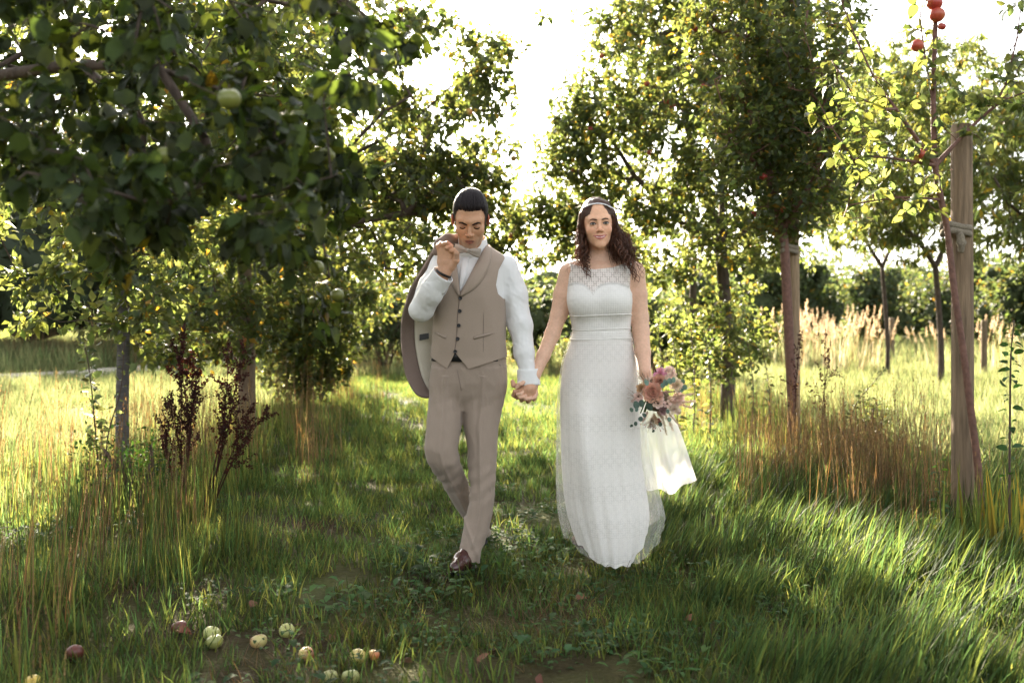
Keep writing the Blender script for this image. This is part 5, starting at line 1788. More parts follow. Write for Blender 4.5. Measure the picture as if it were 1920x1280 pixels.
V, Q = surfnet(bride_body, (-.02, 4.44, .78), (.72, 4.90, 1.76), .0033)
C = BH.colors(V, (0.66, 0.41, 0.28), (0.50, 0.20, 0.19))
C = np.where((V[:, 2] > bp_(0, 470)[2])[:, None], C * np.array([1.08, 1.0, .92]), C * np.array([.98, .98, 1.0]))  # face warmed, rest cooled: skin colour offsets the greyer light on the face
bride = mesh_obj('person', V, Q, SKIN, col=C)
tag(bride, 'smiling woman with long brown curls in white lace wedding dress holding a bouquet', 'person', 'the couple walking hand in hand')
for sd in (-1, 1):
    v, f, c = eye_patch(BH, sd)
    mesh_obj('eye', v, f, EYE, bride, col=c)
    v, f = strip(BH, [(sd * x, z) for x, z in ((.011, .0170), (.019, .0195), (.029, .0220), (.038, .0215), (.046, .0170))], [.0026, .0036, .0034, .0026, .0012], 0.001, .0018)
    mesh_obj('eyebrow', v, f, HAIR_F, bride, col=np.full((len(v), 3), .8))
    c0 = np.array([.031 * sd, -.0745, -.001])
    L = np.array([c0 + np.array([.0146 * u, -.0150 * math.sqrt(max(0.03, 1 - (u * .0138 / .0168) ** 2)) - .001, .0064 * (1 - abs(u) ** 2.2) + .0012 * u * sd + .0006]) for u in np.linspace(-1, 1, 12)])
    v, qd, t = polytube(BH.wor(L), np.r_[.0008, np.full(10, .0020), .0016], 5)
    mesh_obj('eyelashes', v, [qd, t], HAIR_M, bride, col=np.ones((len(v), 3)))

# smiling mouth: lips and a row of teeth
sm = np.linspace(-1, 1, 13)
mz = lambda u: -.0650 + .0078 * u * u
v, f = strip(BH, [(.0270 * u, mz(u)) for u in sm], .0034 * (1 - np.abs(sm) ** 2.2) + .0002, .0004, .0008)
mesh_obj('teeth', v, f, EYE, bride, col=np.full((len(v), 3), .85) * np.array([1, .97, .92]))
v, f = strip(BH, [(.0305 * u, mz(u) + .0050 * (1 - abs(u) ** 2) - .0012 * (1 - min(1, abs(u) * 4)) + .0004) for u in sm], .0031 * (1 - np.abs(sm) ** 3) + .0010, .0006, .0022)
mesh_obj('upper_lip', v, f, SKIN, bride, col=np.full((len(v), 3), 1) * np.array([.38, .11, .10]))
v, f = strip(BH, [(.0290 * u, mz(u) - .0060 * (1 - abs(u) ** 2.2)) for u in sm], .0042 * (1 - np.abs(sm) ** 2.5) + .0008, .0006, .0028)
mesh_obj('lower_lip', v, f, SKIN, bride, col=np.full((len(v), 3), 1) * np.array([.46, .15, .13]))

for sd in (-1, 1):        # dark strips: shade put in at the mouth corners
    v, f = strip(BH, [(sd * .0275, mz(.95)), (sd * .0305, mz(1.05)), (sd * .0330, mz(1.12) + .001)], [.0016, .0018, .0006], .0008, .001)
    mesh_obj('mouth_corner_shade', v, f, SKIN, bride, col=np.full((len(v), 3), 1) * np.array([.22, .08, .07]))

# ---- hair
def bhair(p):
    q = BH.loc(p); m = np.c_[np.abs(q[:, 0]), q[:, 1], q[:, 2]]
    d = s_ell(q, (0, .024, .038), (.080, .098, .092))
    d = smin(d, s_ell(q, (0, .035, .07), (.06, .07, .055)), .03)
    d = smin(d, s_chain(m, [(.066, .000, .05), (.076, .012, -.01), (.078, .03, -.07)], [.022, .022, .028], .02), .02)
    d = smin(d, s_ell(q, (.0, .075, -.07), (.085, .05, .10)), .04)
    return d * BH.s + .003 * vnoise(p * np.array([60, 60, 30]), 3)
V, Q = surfnet(bhair, BH.c - np.array([.2, .2, .22]), BH.c + .2, .0035)
q = BH.loc(V); ax = np.abs(q[:, 0])
hl = .0925 - 11 * np.maximum(ax - .022, 0) ** 1.35
faceopen = (q[:, 1] < -.010) & (q[:, 2] < hl) & (ax < .0640)
V2, Q2 = keep_faces(V, Q, ~faceopen)
bh = mesh_obj('hair', V2, Q2, HAIR_F, bride, col=np.ones((len(V2), 3)))
rc = np.random.default_rng(17)
parts = []
def curl(guide, amp, turns, r, ph, n=24):
    gpts = smooth_line(guide, n)
    t = norm(np.gradient(gpts, axis=0)); u = norm(np.cross(t, (0, 1, 0.2))); w = np.cross(t, u)
    s = np.linspace(0, 1, n); A = amp * np.clip(s * 1.8, 0.05, 1)
    pts = gpts + (A * np.cos(ph + turns * 6.283 * s))[:, None] * u + (A * np.sin(ph + turns * 6.283 * s))[:, None] * w
    return polytube(pts, r * (1 - .55 * s ** 3), 4)
H = lambda x, y, z: BH.wor((x, y, z))
for k in range(900):
    sd = 1 if rc.uniform() < .60 else -1
    back = rc.uniform()
    a = rc.uniform(0, 1)
    root = H(sd * (.035 + .042 * a), -.03 + .075 * back + .008 * rc.normal(), .105 - .075 * a)
    mid = H(sd * (.072 + .020 * rc.uniform()), -.015 + .065 * back, -.015 + .02 * rc.normal())
    if sd > 0:     # image right: wide fall over the shoulder
        lx, ly = rc.uniform(1150, 1196), rc.uniform(462, 500)
        m2 = bp_(1146 + (lx - 1150) * .55 + rc.normal(0, 3), 448 + rc.normal(0, 6), -.05 + .10 * back)
        end = bp_(lx + rc.normal(0, 4), ly + (20 if rc.uniform() < .3 else 0), -.09 + .13 * back)
    else:
        lx, ly = rc.uniform(1080, 1106), rc.uniform(462, 500)
        m2 = bp_(1090 + rc.normal(0, 4), 450 + rc.normal(0, 6), -.05 + .10 * back)
        end = bp_(lx, ly + (14 if rc.uniform() < .25 else 0), -.09 + .13 * back)
    v, qd, t = curl([root, mid, m2, end], rc.uniform(.006, .014), rc.uniform(1.8, 3.6), rc.uniform(.0008, .0017), rc.uniform(0, 6.28))
    parts.append((v, [qd, t], np.array([1.1, 1, .95]) * rc.uniform(.6, 2.0)))
# separate long ringlets
for (x0, y0, x1, y1, x2, y2, amp, rr) in ((1092, 440, 1094, 480, 1106, 522, .011, .0032), (1090, 445, 1092, 490, 1104, 518, .010, .003), (1096, 450, 1100, 490, 1101, 508, .012, .003), (1088, 455, 1078, 485, 1066, 512, .012, .0014),
                                      (1160, 450, 1182, 490, 1190, 522, .011, .0032), (1164, 455, 1186, 492, 1197, 528, .010, .003), (1156, 450, 1176, 480, 1186, 512, .012, .0032),
                                      (1168, 450, 1196, 480, 1207, 504, .012, .0016), (1150, 455, 1168, 478, 1178, 500, .012, .003), (1172, 460, 1200, 490, 1204, 520, .012, .0014), (1086, 450, 1084, 480, 1090, 500, .012, .0018)):
    for j in range(3):
        e = rc.normal(0, .004, 3)
        v, qd, t = curl([bp_(x0, y0, -.06) + e, bp_((x0 + x1) / 2, (y0 + y1) / 2, -.085) + e, bp_(x1, y1, -.115) + e, bp_(x2, y2, -.13) + e], amp, 3.2, rr, 2 * j + rc.uniform(0, .7), 44)
        parts.append((v, [qd, t], np.array([1.1, 1, .95]) * rc.uniform(.8, 2.0)))
# flyaways on the crown
for k in range(90):
    a = rc.uniform(-1.4, 1.4); b_ = rc.uniform(-.5, 1.2)
    n0 = np.array([math.sin(a), math.sin(b_) * .9, math.cos(a) * .95])
    p0 = np.array([0, .03, .03]) + n0 * np.array([.079, .09, .098])
    v, qd, t = curl([BH.wor(p0), BH.wor(p0 + n0 * .008 + [0, .01, .004]), BH.wor(p0 + n0 * rc.uniform(.006, .018) + [rc.normal(0, .012), .03, -.005])], .002, 1.0, .0006, rc.uniform(0, 6), 10)
    parts.append((v, [qd, t], np.array([1.5, 1.3, 1.0])))
v, f, c = merge(parts)
o = mesh_obj('curls', v, f, HAIR_F, bh, col=c); o['kind'] = 'stuff'
# headband
hb = []
for u in np.linspace(-1, 1, 25):
    a = u * 1.25
    q0 = np.array([.081 * math.sin(a) * 1.0, .028 - .112 * math.cos(a), .0975 - .022 * (u * u) - .004 * u])
    for _ in range(8):
        w = BH.wor(q0)[None]; dd = min(bhair(w)[0], BH.sdf(w)[0]) / BH.s
        q0 = q0 - norm((q0 - np.array([0, .028, .06])) * np.array([1, 1, 0])) * (dd - .0015) * .8
    hb.append(BH.wor(q0))
SILVER = pbr('pearl_band', (0.75, 0.75, 0.76), rough=0.35, var=0.25, vscale=180, spec=0.6)
hb = np.array(hb); tt = norm(np.gradient(hb, axis=0))
b1 = polytube(hb + np.c_[0 * tt[:, :2], .0016 * np.sin(np.arange(25) * 2.2)], .0026, 6)
b2 = polytube(hb - np.c_[0 * tt[:, :2], .0016 * np.sin(np.arange(25) * 2.2)] - [0, .001, 0], .0026, 6)
v, f, c = merge([(b1[0], [b1[1], b1[2]]), (b2[0], [b2[1], b2[2]])])
mesh_obj('headband', v, f, SILVER, bride, col=c)
for sd, px_ in ((1, 1151),):
    v, f = apple_geom(1); mesh_obj('earring', v * .0055 + bp_(px_, 461, -.045), f, SILVER, bride, col=np.ones((len(v), 3)))

# ---- dress bodice: lined sweetheart body and a sheer lace yoke
def bod(p):
    d = BT.sdf(p, cap=False)
    d = smin(d, s_ell(p, bp_(1096, 566, -.075), (.062, .055, .060)), .05)
    d = smin(d, s_ell(p, bp_(1151, 566, -.075), (.062, .055, .060)), .05)
    d = smin(d, s_cap(p, bp_(1125, 494, .03), bp_(1074, 509, .02), .036, .036), .04)
    d = smin(d, s_cap(p, bp_(1125, 494, .03), bp_(1184, 507, .02), .036, .036), .04)
    d = smin(d, s_cap(p, bp_(1118, 499, -.05), bp_(1078, 497, -.015), .006), .03)
    d = smin(d, s_cap(p, bp_(1132, 499, -.05), bp_(1172, 497, -.015), .006), .03)
    return d - .006
V, Q = surfnet(bod, (.20, 4.50, 1.04), (.64, 4.90, 1.47), .004)
px, py = proj_px(V); fr = V[:, 1] < YB + .01
arm = np.minimum(px - np.interp(py, [480, 494, 515, 541, 556, 565], [1066, 1065, 1063, 1062, 1056, 1020]), np.interp(py, [480, 494, 515, 541, 556, 565], [1186, 1184, 1182, 1181, 1188, 1225]) - px)
neck = py - np.interp(px, [1050, 1064, 1090, 1114, 1150, 1179, 1200], [486, 492, 500, 505, 501, 491, 486])
neck = np.where(fr, neck, py - 500)
low = 638 - py
sweet = py - np.interp(px, [1055, 1066, 1080, 1095, 1106, 1111, 1116, 1128, 1145, 1160, 1172, 1190], [536, 533, 529, 532, 543, 552, 543, 532, 529, 530, 534, 538])
dress = empty('dress', bp_(1125, 1040, 0)); dress.parent = bride
V2, Q2 = cut_mesh(V, Q, np.minimum(np.minimum(arm, low), np.where(fr, sweet, py - 520)))
adopt(dress, solid(mesh_obj('bodice', V2, Q2, LACE_FINE), .003))
V2, Q2 = cut_mesh(V, Q, np.minimum(np.minimum(arm, neck), np.where(fr, 4 - sweet, 524 - py)))
adopt(dress, mesh_obj('lace_yoke', V2 , Q2, LACE_SHEER))
for pyv, h0 in ((591, .0028), (617, .0022), (635, .0034)):         # waistband seams
    ring = []
    for a in np.linspace(0, 2 * math.pi, 49):
        z = P(0, pyv + 1.5 * math.sin(a * 2), YB)[2]; cx, cy, rx, ry = [float(v_) for v_ in BT.at(z)]
        rr = np.linspace(.9, 1.5, 120)
        tst = np.c_[cx + rx * rr * math.cos(a), cy + ry * rr * math.sin(a), np.full(120, z)]
        k0 = int(np.argmax(bod(tst) > .001)); ring.append(tst[k0])
    v, qd, t = polytube(ring, h0, 6, False)
    adopt(dress, mesh_obj('waistband_seam', v, qd, LACE_FINE))

# ---- skirt
SK = Stack([(622, 1075, 1180, YB, .102), (640, 1070, 1185, YB, .110), (674, 1057, 1192, YB, .130), (728, 1050, 1196, YB, .150), (778, 1050, 1197, YB, .165), (856, 1053, 1199, YB + .01, .185),
            (903, 1057, 1206, YB + .02, .195), (944, 1063, 1213, YB + .02, .20), (966, 1068, 1215, YB + .02, .205), (991, 1076, 1213, YB + .02, .205), (1012, 1084, 1208, YB + .015, .20), (1040, 1096, 1199, YB + .01, .195), (1075, 1100, 1195, YB, .19)])
def skirt(off, folds, hem_up, seed, na=220, nz=90, zt=None):
    ztop = P(0, 622, YB)[2]
    V = []
    for i in range(nz):
        v = i / (nz - 1)
        for j in range(na):
            a = 2 * math.pi * j / na          # 0 = +x (image right), -pi/2 = front
            hemz = .03 + hem_up + .004 * math.sin(9 * a + seed) + .003 * math.sin(17 * a) + .15 * max(0, math.cos(a)) ** 5 + .07 * max(0, -math.cos(a)) ** 4 + .03 * max(0, math.sin(a))
            z = ztop + (hemz - ztop) * v
            cx, cy, rx, ry = [float(np.interp(z, SK.z, SK.f[:, k])) for k in range(4)]
            fa = folds * v ** 1.3
            m = 1 + off * (.4 + 1.9 * v * v) * (1 + .5 * max(0, math.cos(a))) / rx + fa * (.5 * math.sin(13 * a + seed + 2 * v) + .35 * math.sin(23 * a + 2 * seed) + .3 * math.sin(7 * a + 3 * v + seed) * 1)
            # knee pushing forward at image left
            kx = .08 * math.exp(-((a - (-math.pi / 2 - .55 + (2 * math.pi))) / .35) ** 2) * math.exp(-((v - .55) / .22) ** 2)
            V.append((cx + rx * m * math.cos(a), cy + (ry * m + kx) * math.sin(a), z))
    k = np.arange(na); k2 = (k + 1) % na
    Fq = np.concatenate([np.stack([i * na + k, i * na + k2, (i + 1) * na + k2, (i + 1) * na + k], 1) for i in range(nz - 1)])
    return np.array(V), Fq
v, f = skirt(0, .070, .0, 1.0)
adopt(dress, mesh_obj('skirt', v, f, LACE))
v, f = skirt(.022, .075, .035, 1.15)
adopt(dress, mesh_obj('tulle_overskirt', v, f, TULLE))
# the piece of skirt the wind lifts to the right
A = smooth_line([(1170, 668), (1176, 760), (1186, 845), (1200, 912)], 26); B = smooth_line([(1192, 660), (1243, 735), (1277, 812), (1306, 899)], 26)
V = []; m = 22
for i in range(26):
    for j in range(m):
        u = j / (m - 1); q = A[i] * (1 - u) + B[i] * u; w = (i / 25)
        q = q + np.array([0, 16 * math.sin(u * math.pi) * w ** 2 * (1 + .4 * math.sin(u * 14))])
        V.append(P(q[0], q[1], YB + .14 + .14 * u * w + .05 * w * math.sin(u * 15 + 2 * w + .8 * math.sin(w * 7)) + .02 * w * math.sin(u * 37)))
f = np.array([[i * m + j, i * m + j + 1, (i + 1) * m + j + 1, (i + 1) * m + j] for i in range(25) for j in range(m - 1)])
adopt(dress, mesh_obj('lifted_train', np.array(V), f, TULLE2))
# trailing shoe tip under the hem
def fsd(p): return s_chain(p, [P(1083, 1012, 4.86), P(1092, 1014, 4.80), P(1096, 1022, 4.72)], [.028, .032, .018], .02)
V, Q = surfnet(fsd, P(1060, 1040, 4.66) - .1, P(1110, 990, 4.9) + .12, .005)
mesh_obj('shoe', V, Q, LEATHER, bride, col=np.full((len(V), 3), 2.0))

# ================================================================== bouquet
rb = np.random.default_rng(29)
PET = pbr('petal', (1, 1, 1), rough=0.6, var=0.12, vscale=60, spec=0.25, trans=0.35, tcol=(1, 1, 1))
bqc = bp_(1243, 748, -.22)
bouquet = empty('bouquet', bqc - np.array([0, 0, .16]), 'bouquet of peach, blush and dried flowers with eucalyptus in the woman\'s hand', 'bouquet')
def bq(px, py, dy=0.0): return bp_(px, py, -.22 + dy)
def petal(c, d, nrm, L, W, cup):
    """cupped petal from c along d"""
    s = norm(np.cross(d, nrm)); V = []
    for t, w in ((0, .25), (.35, .85), (.7, 1.0), (1.0, .55)):
        for u in (-1, 0, 1):
            V.append(c + d * L * t + s * W * .5 * w * u + nrm * (cup * L * (t * t * .8 + .35 * abs(u) * w)) )
    F_ = [[3 * i + j, 3 * i + j + 1, 3 * i + j + 4, 3 * i + j + 3] for i in range(3) for j in range(2)]
    return np.array(V), np.array(F_)
def flower(name, c, r, col, n, layers, ruffle=0.0, face=None, centre=None):
    r = r * 1.18
    face = norm(np.array(face if face is not None else (rb.normal(0, .25), -1, rb.normal(.15, .25))))
    u = norm(np.cross(face, (0, 0, 1))); w = np.cross(u, face)
    parts = []
    for l in range(layers):
        k = (l + 1) / layers; tilt = 1.15 * (1 - k) + .12
        for i in range(n):
            a = 6.283 * (i + .5 * l) / n + rb.normal(0, .12)
            rad = math.cos(a) * u + math.sin(a) * w
            d = norm(rad * math.cos(tilt) + face * math.sin(tilt)); nr = norm(face * math.cos(tilt) - rad * math.sin(tilt))
            v, f = petal(c + rad * r * .10 * k - face * r * .25 * k, d, nr, r * (.55 + .5 * k), r * .75 * (.5 + .6 * k), .35)
            if ruffle: v = v + rb.normal(0, ruffle * r, v.shape)
            parts.append((v, [f], np.array(col) * rb.uniform(.8, 1.15) * np.array([1, rb.uniform(.93, 1.05), rb.uniform(.93, 1.05)])))
    if centre is not None:
        v, f = apple_geom(2); parts.append((v * r * .24 + c + face * r * .12, [f], np.array(centre)))
    v, f, cc = merge(parts)
    return adopt(bouquet, mesh_obj(name, v, f, PET, col=cc))
PEACH = (.78, .46, .34); BLUSH = (.82, .62, .52); PINK = (.80, .42, .54); CREAM = (.84, .70, .52); IVORY = (.84, .72, .60); MAUVE = (.36, .23, .22); GOLD = (.50, .33, .13)
flower('carnation', bq(1224, 736, -.03), .036, PEACH, 11, 6, .05)
flower('carnation', bq(1236, 715, -.005), .027, PEACH, 10, 5, .05)
flower('peony', bq(1238, 701, .01), .025, PINK, 6, 3)
flower('rose', bq(1268, 722, -.02), .029, CREAM, 6, 4)
flower('rose', bq(1203, 729, -.01), .021, (.60, .40, .22), 6, 4)
flower('lisianthus', bq(1237, 745, -.035), .017, BLUSH, 6, 2, 0, None, (.12, .07, .05))
flower('lisianthus', bq(1234, 756, -.035), .020, BLUSH, 6, 2, 0, None, (.14, .08, .05))
flower('lisianthus', bq(1251, 757, -.03), .015, BLUSH, 5, 2, 0, None, (.12, .07, .05))
flower('lisianthus', bq(1206, 735, -.02), .013, IVORY, 6, 2, 0, None, (.10, .06, .05))
flower('lisianthus', bq(1197, 743, -.015), .018, BLUSH, 6, 2, 0, None, (.20, .14, .10))
flower('rose', bq(1265, 767, -.01), .022, IVORY, 6, 3)
flower('rose', bq(1272, 748, -.005), .024, BLUSH, 7, 3, .04)
flower('rose', bq(1255, 700, .02), .026, BLUSH, 7, 3, .06)
flower('dried_rose', bq(1226, 714, .0), .014, (.22, .13, .07), 6, 3)
flower('dried_rose', bq(1242, 769, -.02), .017, MAUVE, 6, 3, .05)
flower('dried_rose', bq(1234, 790, .0), .012, (.30, .08, .08), 6, 3, .05)
flower('dried_rose', bq(1214, 714, .005), .014, IVORY, 6, 3, .05)
EUC = pbr('eucalyptus', (0.085, 0.135, 0.105), rough=0.6, var=0.2, vscale=60, spec=0.3, trans=0.15, tcol=(1.4, 1.5, .8))
def euc(c, r, face, cm=1.0):
    face = norm(np.array(face)); u = norm(np.cross(face, (0, 0, 1))); w = np.cross(u, face)
    a = np.linspace(0, 6.283, 13)[:-1]
    ring = c + r * (np.cos(a)[:, None] * u * .85 + np.sin(a)[:, None] * w) + face * .12 * r * (np.cos(2 * a))[:, None]
    V = np.concatenate([ring, c[None] - face[None] * r * .12]); k = np.arange(12)
    adopt(bouquet, mesh_obj('eucalyptus_leaf', V, np.stack([k, (k + 1) % 12, np.full(12, 12)], 1), EUC, col=np.full((13, 3), cm)))
for (x_, y_, r_, cm) in ((1218, 763, .020, .8), (1226, 753, .019, .8), (1193, 759, .018, .75), (1203, 756, .017, .8), (1184, 768, .011, 1.1), (1194, 768, .010, 1.1), (1201, 785, .013, .6), (1192, 794, .010, .55), (1184, 798, .009, .55), (1208, 778, .012, .6),
                         (1248, 717, .016, 1.4), (1256, 714, .016, 1.6), (1243, 722, .014, 1.1), (1263, 712, .013, 1.7), (1212, 717, .015, 1.7), (1280, 715, .013, 1.3), (1284, 726, .013, 1.2), (1278, 731, .011, 1.2), (1255, 786, .011, 1.4), (1238, 795, .011, .6), (1252, 771, .010, 1.2), (1225, 808, .008, .5)):
    euc(bq(x_, y_, -.045 + rb.normal(0, .01)), r_, (rb.normal(0, .5), -1, rb.normal(.2, .5)), cm)
def plume(a, b, w, n, col, name):
    a, b = np.asarray(a), np.asarray(b); parts = []
    d = norm(b - a); L = np.linalg.norm(b - a)
    for k in range(n):
        t = rb.uniform(0, 1); p = a + (b - a) * t
        o = norm(norm(rb.normal(0, 1, 3)) * .8 + d * .9) * w * (1.2 - .7 * t) * rb.uniform(.5, 1.1)
        s = norm(np.cross(o, rb.normal(0, 1, 3))) * .0013
        parts.append((np.array([p - s, p + s, p + o]), [np.array([[0, 1, 2]])], np.array(col) * rb.uniform(.75, 1.25)))
    v, qd, t = polytube([a, b], .0012, 4); parts.append((v, [qd, t], np.array(col) * .7))
    v, f, cc = merge(parts)
    adopt(bouquet, mesh_obj(name, v, f, PET, col=cc))
for (x0, y0, x1, y1, w, col) in ((1250, 745, 1300, 738, .026, (0.79, 0.60, 0.46)), (1255, 755, 1303, 752, .030, (0.84, 0.64, 0.51)), (1255, 750, 1297, 765, .028, (0.82, 0.60, 0.49)), (1245, 770, 1262, 806, .026, (0.77, 0.61, 0.46)),
                                 (1240, 775, 1250, 815, .022, (0.70, 0.59, 0.44)), (1250, 770, 1276, 800, .018, (0.64, 0.49, 0.36)), (1240, 720, 1262, 690, .026, (0.84, 0.70, 0.58)), (1210, 720, 1200, 702, .016, (0.79, 0.54, 0.36)), (1215, 770, 1205, 790, .022, (0.59, 0.44, 0.35)),
                                 (1225, 775, 1232, 795, .024, (0.61, 0.44, 0.28)), (1240, 755, 1262, 748, .020, (0.58, 0.38, 0.26)), (1225, 780, 1216, 800, .020, (0.64, 0.49, 0.38)), (1245, 735, 1275, 733, .016, (0.51, 0.35, 0.32)), (1200, 740, 1184, 752, .014, (0.67, 0.49, 0.41)),
                                 (1262, 740, 1296, 725, .014, (0.84, 0.69, 0.58)), (1232, 770, 1242, 785, .022, (0.49, 0.33, 0.23)), (1250, 760, 1275, 775, .024, (0.67, 0.49, 0.38))):
    plume(bq(x0, y0, .0), bq(x1, y1, rb.normal(0, .02) - .01), w, 240, col, 'dried_plume')
def spray(c, R_, n, col, name, s0):
    c = np.asarray(c); parts = []
    for k in range(n):
        e = c + rb.normal(0, 1, 3) * R_
        b0 = bq(1232, 755, .02)
        v, qd, t = polytube([b0 * .35 + c * .65, e], .0006, 3); parts.append((v, [qd, t], (.35, .26, .18)))
        v, f = apple_geom(0); parts.append((v[::1] * s0 * rb.uniform(.7, 1.2) + e, [f], np.array(col) * rb.uniform(.8, 1.2)))
    v, f, cc = merge(parts)
    adopt(bouquet, mesh_obj(name, v, f, PET, col=cc))
spray(bq(1205, 702, .0), (.022, .015, .012), 26, (.60, .36, .22), 'berry_spray', .0026)
spray(bq(1219, 800, .0), (.024, .012, .012), 30, (.72, .66, .62), 'berry_spray', .0034)
spray(bq(1222, 800, -.01), (.020, .012, .010), 16, (.30, .09, .07), 'berry_spray', .0026)
spray(bq(1186, 745, .0), (.014, .015, .018), 18, (.50, .38, .34), 'berry_spray', .0020)
spray(bq(1246, 692, .02), (.018, .015, .006), 16, (.76, .72, .68), 'berry_spray', .003)
# filler heart and stems
v, f = apple_geom(4); vv = v * np.array([.060, .045, .055]) + bq(1234, 752, .035)
vv = vv + .006 * vnoise(vv * 70, 1)[:, None]
adopt(bouquet, mesh_obj('filler_heart', vv, f, PET, col=np.full((len(vv), 3), .12) * np.array([1.3, 1.0, .6])))
for k in range(9):
    e = rb.normal(0, .010, 3)
    v, qd, t = polytube([bq(1230, 755, .04) + e, stem_c + e * .6 , stem_c + np.array([-.02, .03, -.10]) + e * 2], .0028, 5)
    adopt(bouquet, mesh_obj('stem', v, [qd, t], WEED, col=np.full((len(v), 3), .9)))
# ------------------------------------------------------------------ posts with ties
POST = pbr('weathered_pine', (0.185, 0.132, 0.084), rough=0.85, var=0.45, vscale=9, bump=0.7, bscale=30, stretch=(6, 6, 0.5), attr=False, detail=6)
POST_SUNLIT = pbr('sunlit_pine', (0.27, 0.195, 0.120), rough=0.85, var=0.35, vscale=9, bump=0.6, bscale=30, stretch=(6, 6, 0.5), attr=False, detail=6)  # sunlit copy of the post wood: sunlight put into the colour
POST_END = pbr('sawn_end', (0.34, 0.26, 0.18), rough=0.9, var=0.3, vscale=60, attr=False)
STRAP = pbr('jute_strap', (0.20, 0.17, 0.125), rough=0.9, var=0.3, vscale=160, bump=0.6, bscale=200, attr=False)
def post(px, Y, r, top_py, label, lean=0.0, group='wooden tree stakes', mat=None):
    b = base_at(px, Y); top = P(px, top_py, Y)[2]
    root = empty('wooden_post', b, label, 'post', group)
    zs = np.linspace(-.15, top - b[2], 22)
    rows = []
    for z in zs:
        rows.append((b + np.array([lean * z + .004 * math.sin(z * 2), 0, z]), (1, 0, 0), (0, 1, 0), r * (1.04 - .05 * z / 2), r * (1.04 - .05 * z / 2)))
    rows.append((rows[-1][0] + np.array([0, 0, .006]), (1, 0, 0), (0, 1, 0), r * .9, r * .9))
    v, f = ring_loft(rows, 24)
    ang = np.arctan2(v[:, 1] - b[1], v[:, 0] - b[0] - lean * (v[:, 2] - b[2]))
    v = v + (.012 * r / .055) * (vnoise(np.c_[np.cos(ang) * 3, np.sin(ang) * 3, v[:, 2] * 1.2], 3) * .3)[:, None] * np.c_[np.cos(ang), np.sin(ang), 0 * ang]
    adopt(root, mesh_obj('pole', v, f, mat or POST))
    c = v[-24:]; ctr = c.mean(0)
    adopt(root, mesh_obj('sawn_top', np.concatenate([c, ctr[None] + [0, 0, .002]]), np.stack([np.arange(24), (np.arange(24) + 1) % 24, np.full(24, 24)], 1), POST_END))
    return root
def strap(root, c, r, trunk_c, tr, w, turns=2):
    """webbing wound round post and sapling"""
    for k in range(turns):
        z = c[2] + (k - .5) * w * 1.1
        mid = (c + trunk_c) / 2; half = np.linalg.norm((trunk_c - c)[:2]) / 2
        ang = np.linspace(0, 2 * math.pi, 30, endpoint=False)
        u = norm(np.r_[(trunk_c - c)[:2], 0]) if half > .005 else np.array([1.0, 0, 0]); w_ = np.array([-u[1], u[0], 0])
        V = []
        for dz in (-w / 2, 0, w / 2):
            for a in ang:
                rr = (r if math.cos(a) < 0 else max(tr, r * .75)) + (.004 if dz == 0 else .001)
                p = mid + u * (math.cos(a) * (half + rr)) + w_ * math.sin(a) * rr
                V.append((p[0], p[1], z + dz + .008 * math.sin(a * 2 + k)))
        m = 30; kk = np.arange(m); k2 = (kk + 1) % m
        f = np.concatenate([np.stack([i * m + kk, i * m + k2, (i + 1) * m + k2, (i + 1) * m + kk], 1) for i in range(2)])
        adopt(root, solid(mesh_obj('tie', np.array(V), f, STRAP), .004, 1))
near_post = post(1804, 5.25, .054, 236, 'tall weathered wooden post nearest the camera at right, with jute tie')
mid_post = post(1488, 8.25, .047, 358, 'slimmer wooden post standing in dry grass in the middle of the right row', mat=POST_SUNLIT)
strap(near_post, P(1804, 432, 5.25), .058, P(1778, 432, 5.17), .022, .03)
strap(mid_post, P(1488, 468, 8.25), .049, P(1470, 468, 8.1), .022, .035)
def knot(p):
    return s_chain(p, [P(1800, 440, 5.16), P(1803, 455, 5.15), P(1802, 470, 5.155)], [.020, .022, .013], .01) + .004 * vnoise(p * 60, 1)
V, Q = surfnet(knot, P(1800, 500, 5.16) - [.09, .08, 0], P(1800, 415, 5.16) + [.09, .08, 0], .004)
adopt(near_post, mesh_obj('knot', V, Q, STRAP))
post(1845, 19.0, .055, 601, 'short far wooden post right of the near one, in the dry grass')
post(1672, 24.0, .06, 596, 'short far wooden post behind the reed plumes')

# ------------------------------------------------------------------ young sapling at the near post
b = base_at(1838, 5.1)
SY = 5.12
sk = [np.array([b - [0, 0, .08], P(1836, 900, 5.1), P(1822, 780, 5.1), P(1805, 650, 5.1), P(1790, 550, 5.1), P(1777, 440, SY), P(1765, 375, SY), P(1754, 310, SY), P(1750, 200, SY), P(1752, 100, SY), P(1754, 20, SY), P(1752, -60, SY)]),
      line((1756, 318, SY), (1720, 262, SY - .05), (1680, 205, SY - .1), (1640, 150, SY - .1), (1608, 80, SY - .1), (1580, 10, SY - .1), (1570, -40, SY - .1)),
      line((1770, 385, SY), (1740, 372, SY - .05), (1690, 370, SY - .08), (1640, 376, SY - .1), (1590, 385, SY - .1)),
      line((1755, 330, SY), (1725, 305, SY - .08), (1680, 298, SY - .12), (1620, 292, SY - .15), (1585, 260, SY - .15)),
      line((1762, 308, SY), (1795, 265, SY + .03), (1835, 225, SY + .05), (1865, 200, SY + .05), (1885, 160, SY + .05), (1905, 80, SY + .05), (1915, 10, SY + .05)),
      line((1751, 190, SY), (1738, 130, SY - .02), (1728, 60, SY - .02), (1722, -30, SY - .02)),
      line((1865, 200, SY + .05), (1890, 185, SY + .05), (1930, 170, SY + .05)),
      line((1680, 205, SY - .1), (1660, 205, SY - .2), (1600, 180, SY - .2), (1570, 130, SY - .2)),
      line((1620, 292, SY - .15), (1600, 300, SY - .18), (1560, 240, SY - .18), (1535, 190, SY - .18))]
tg = []
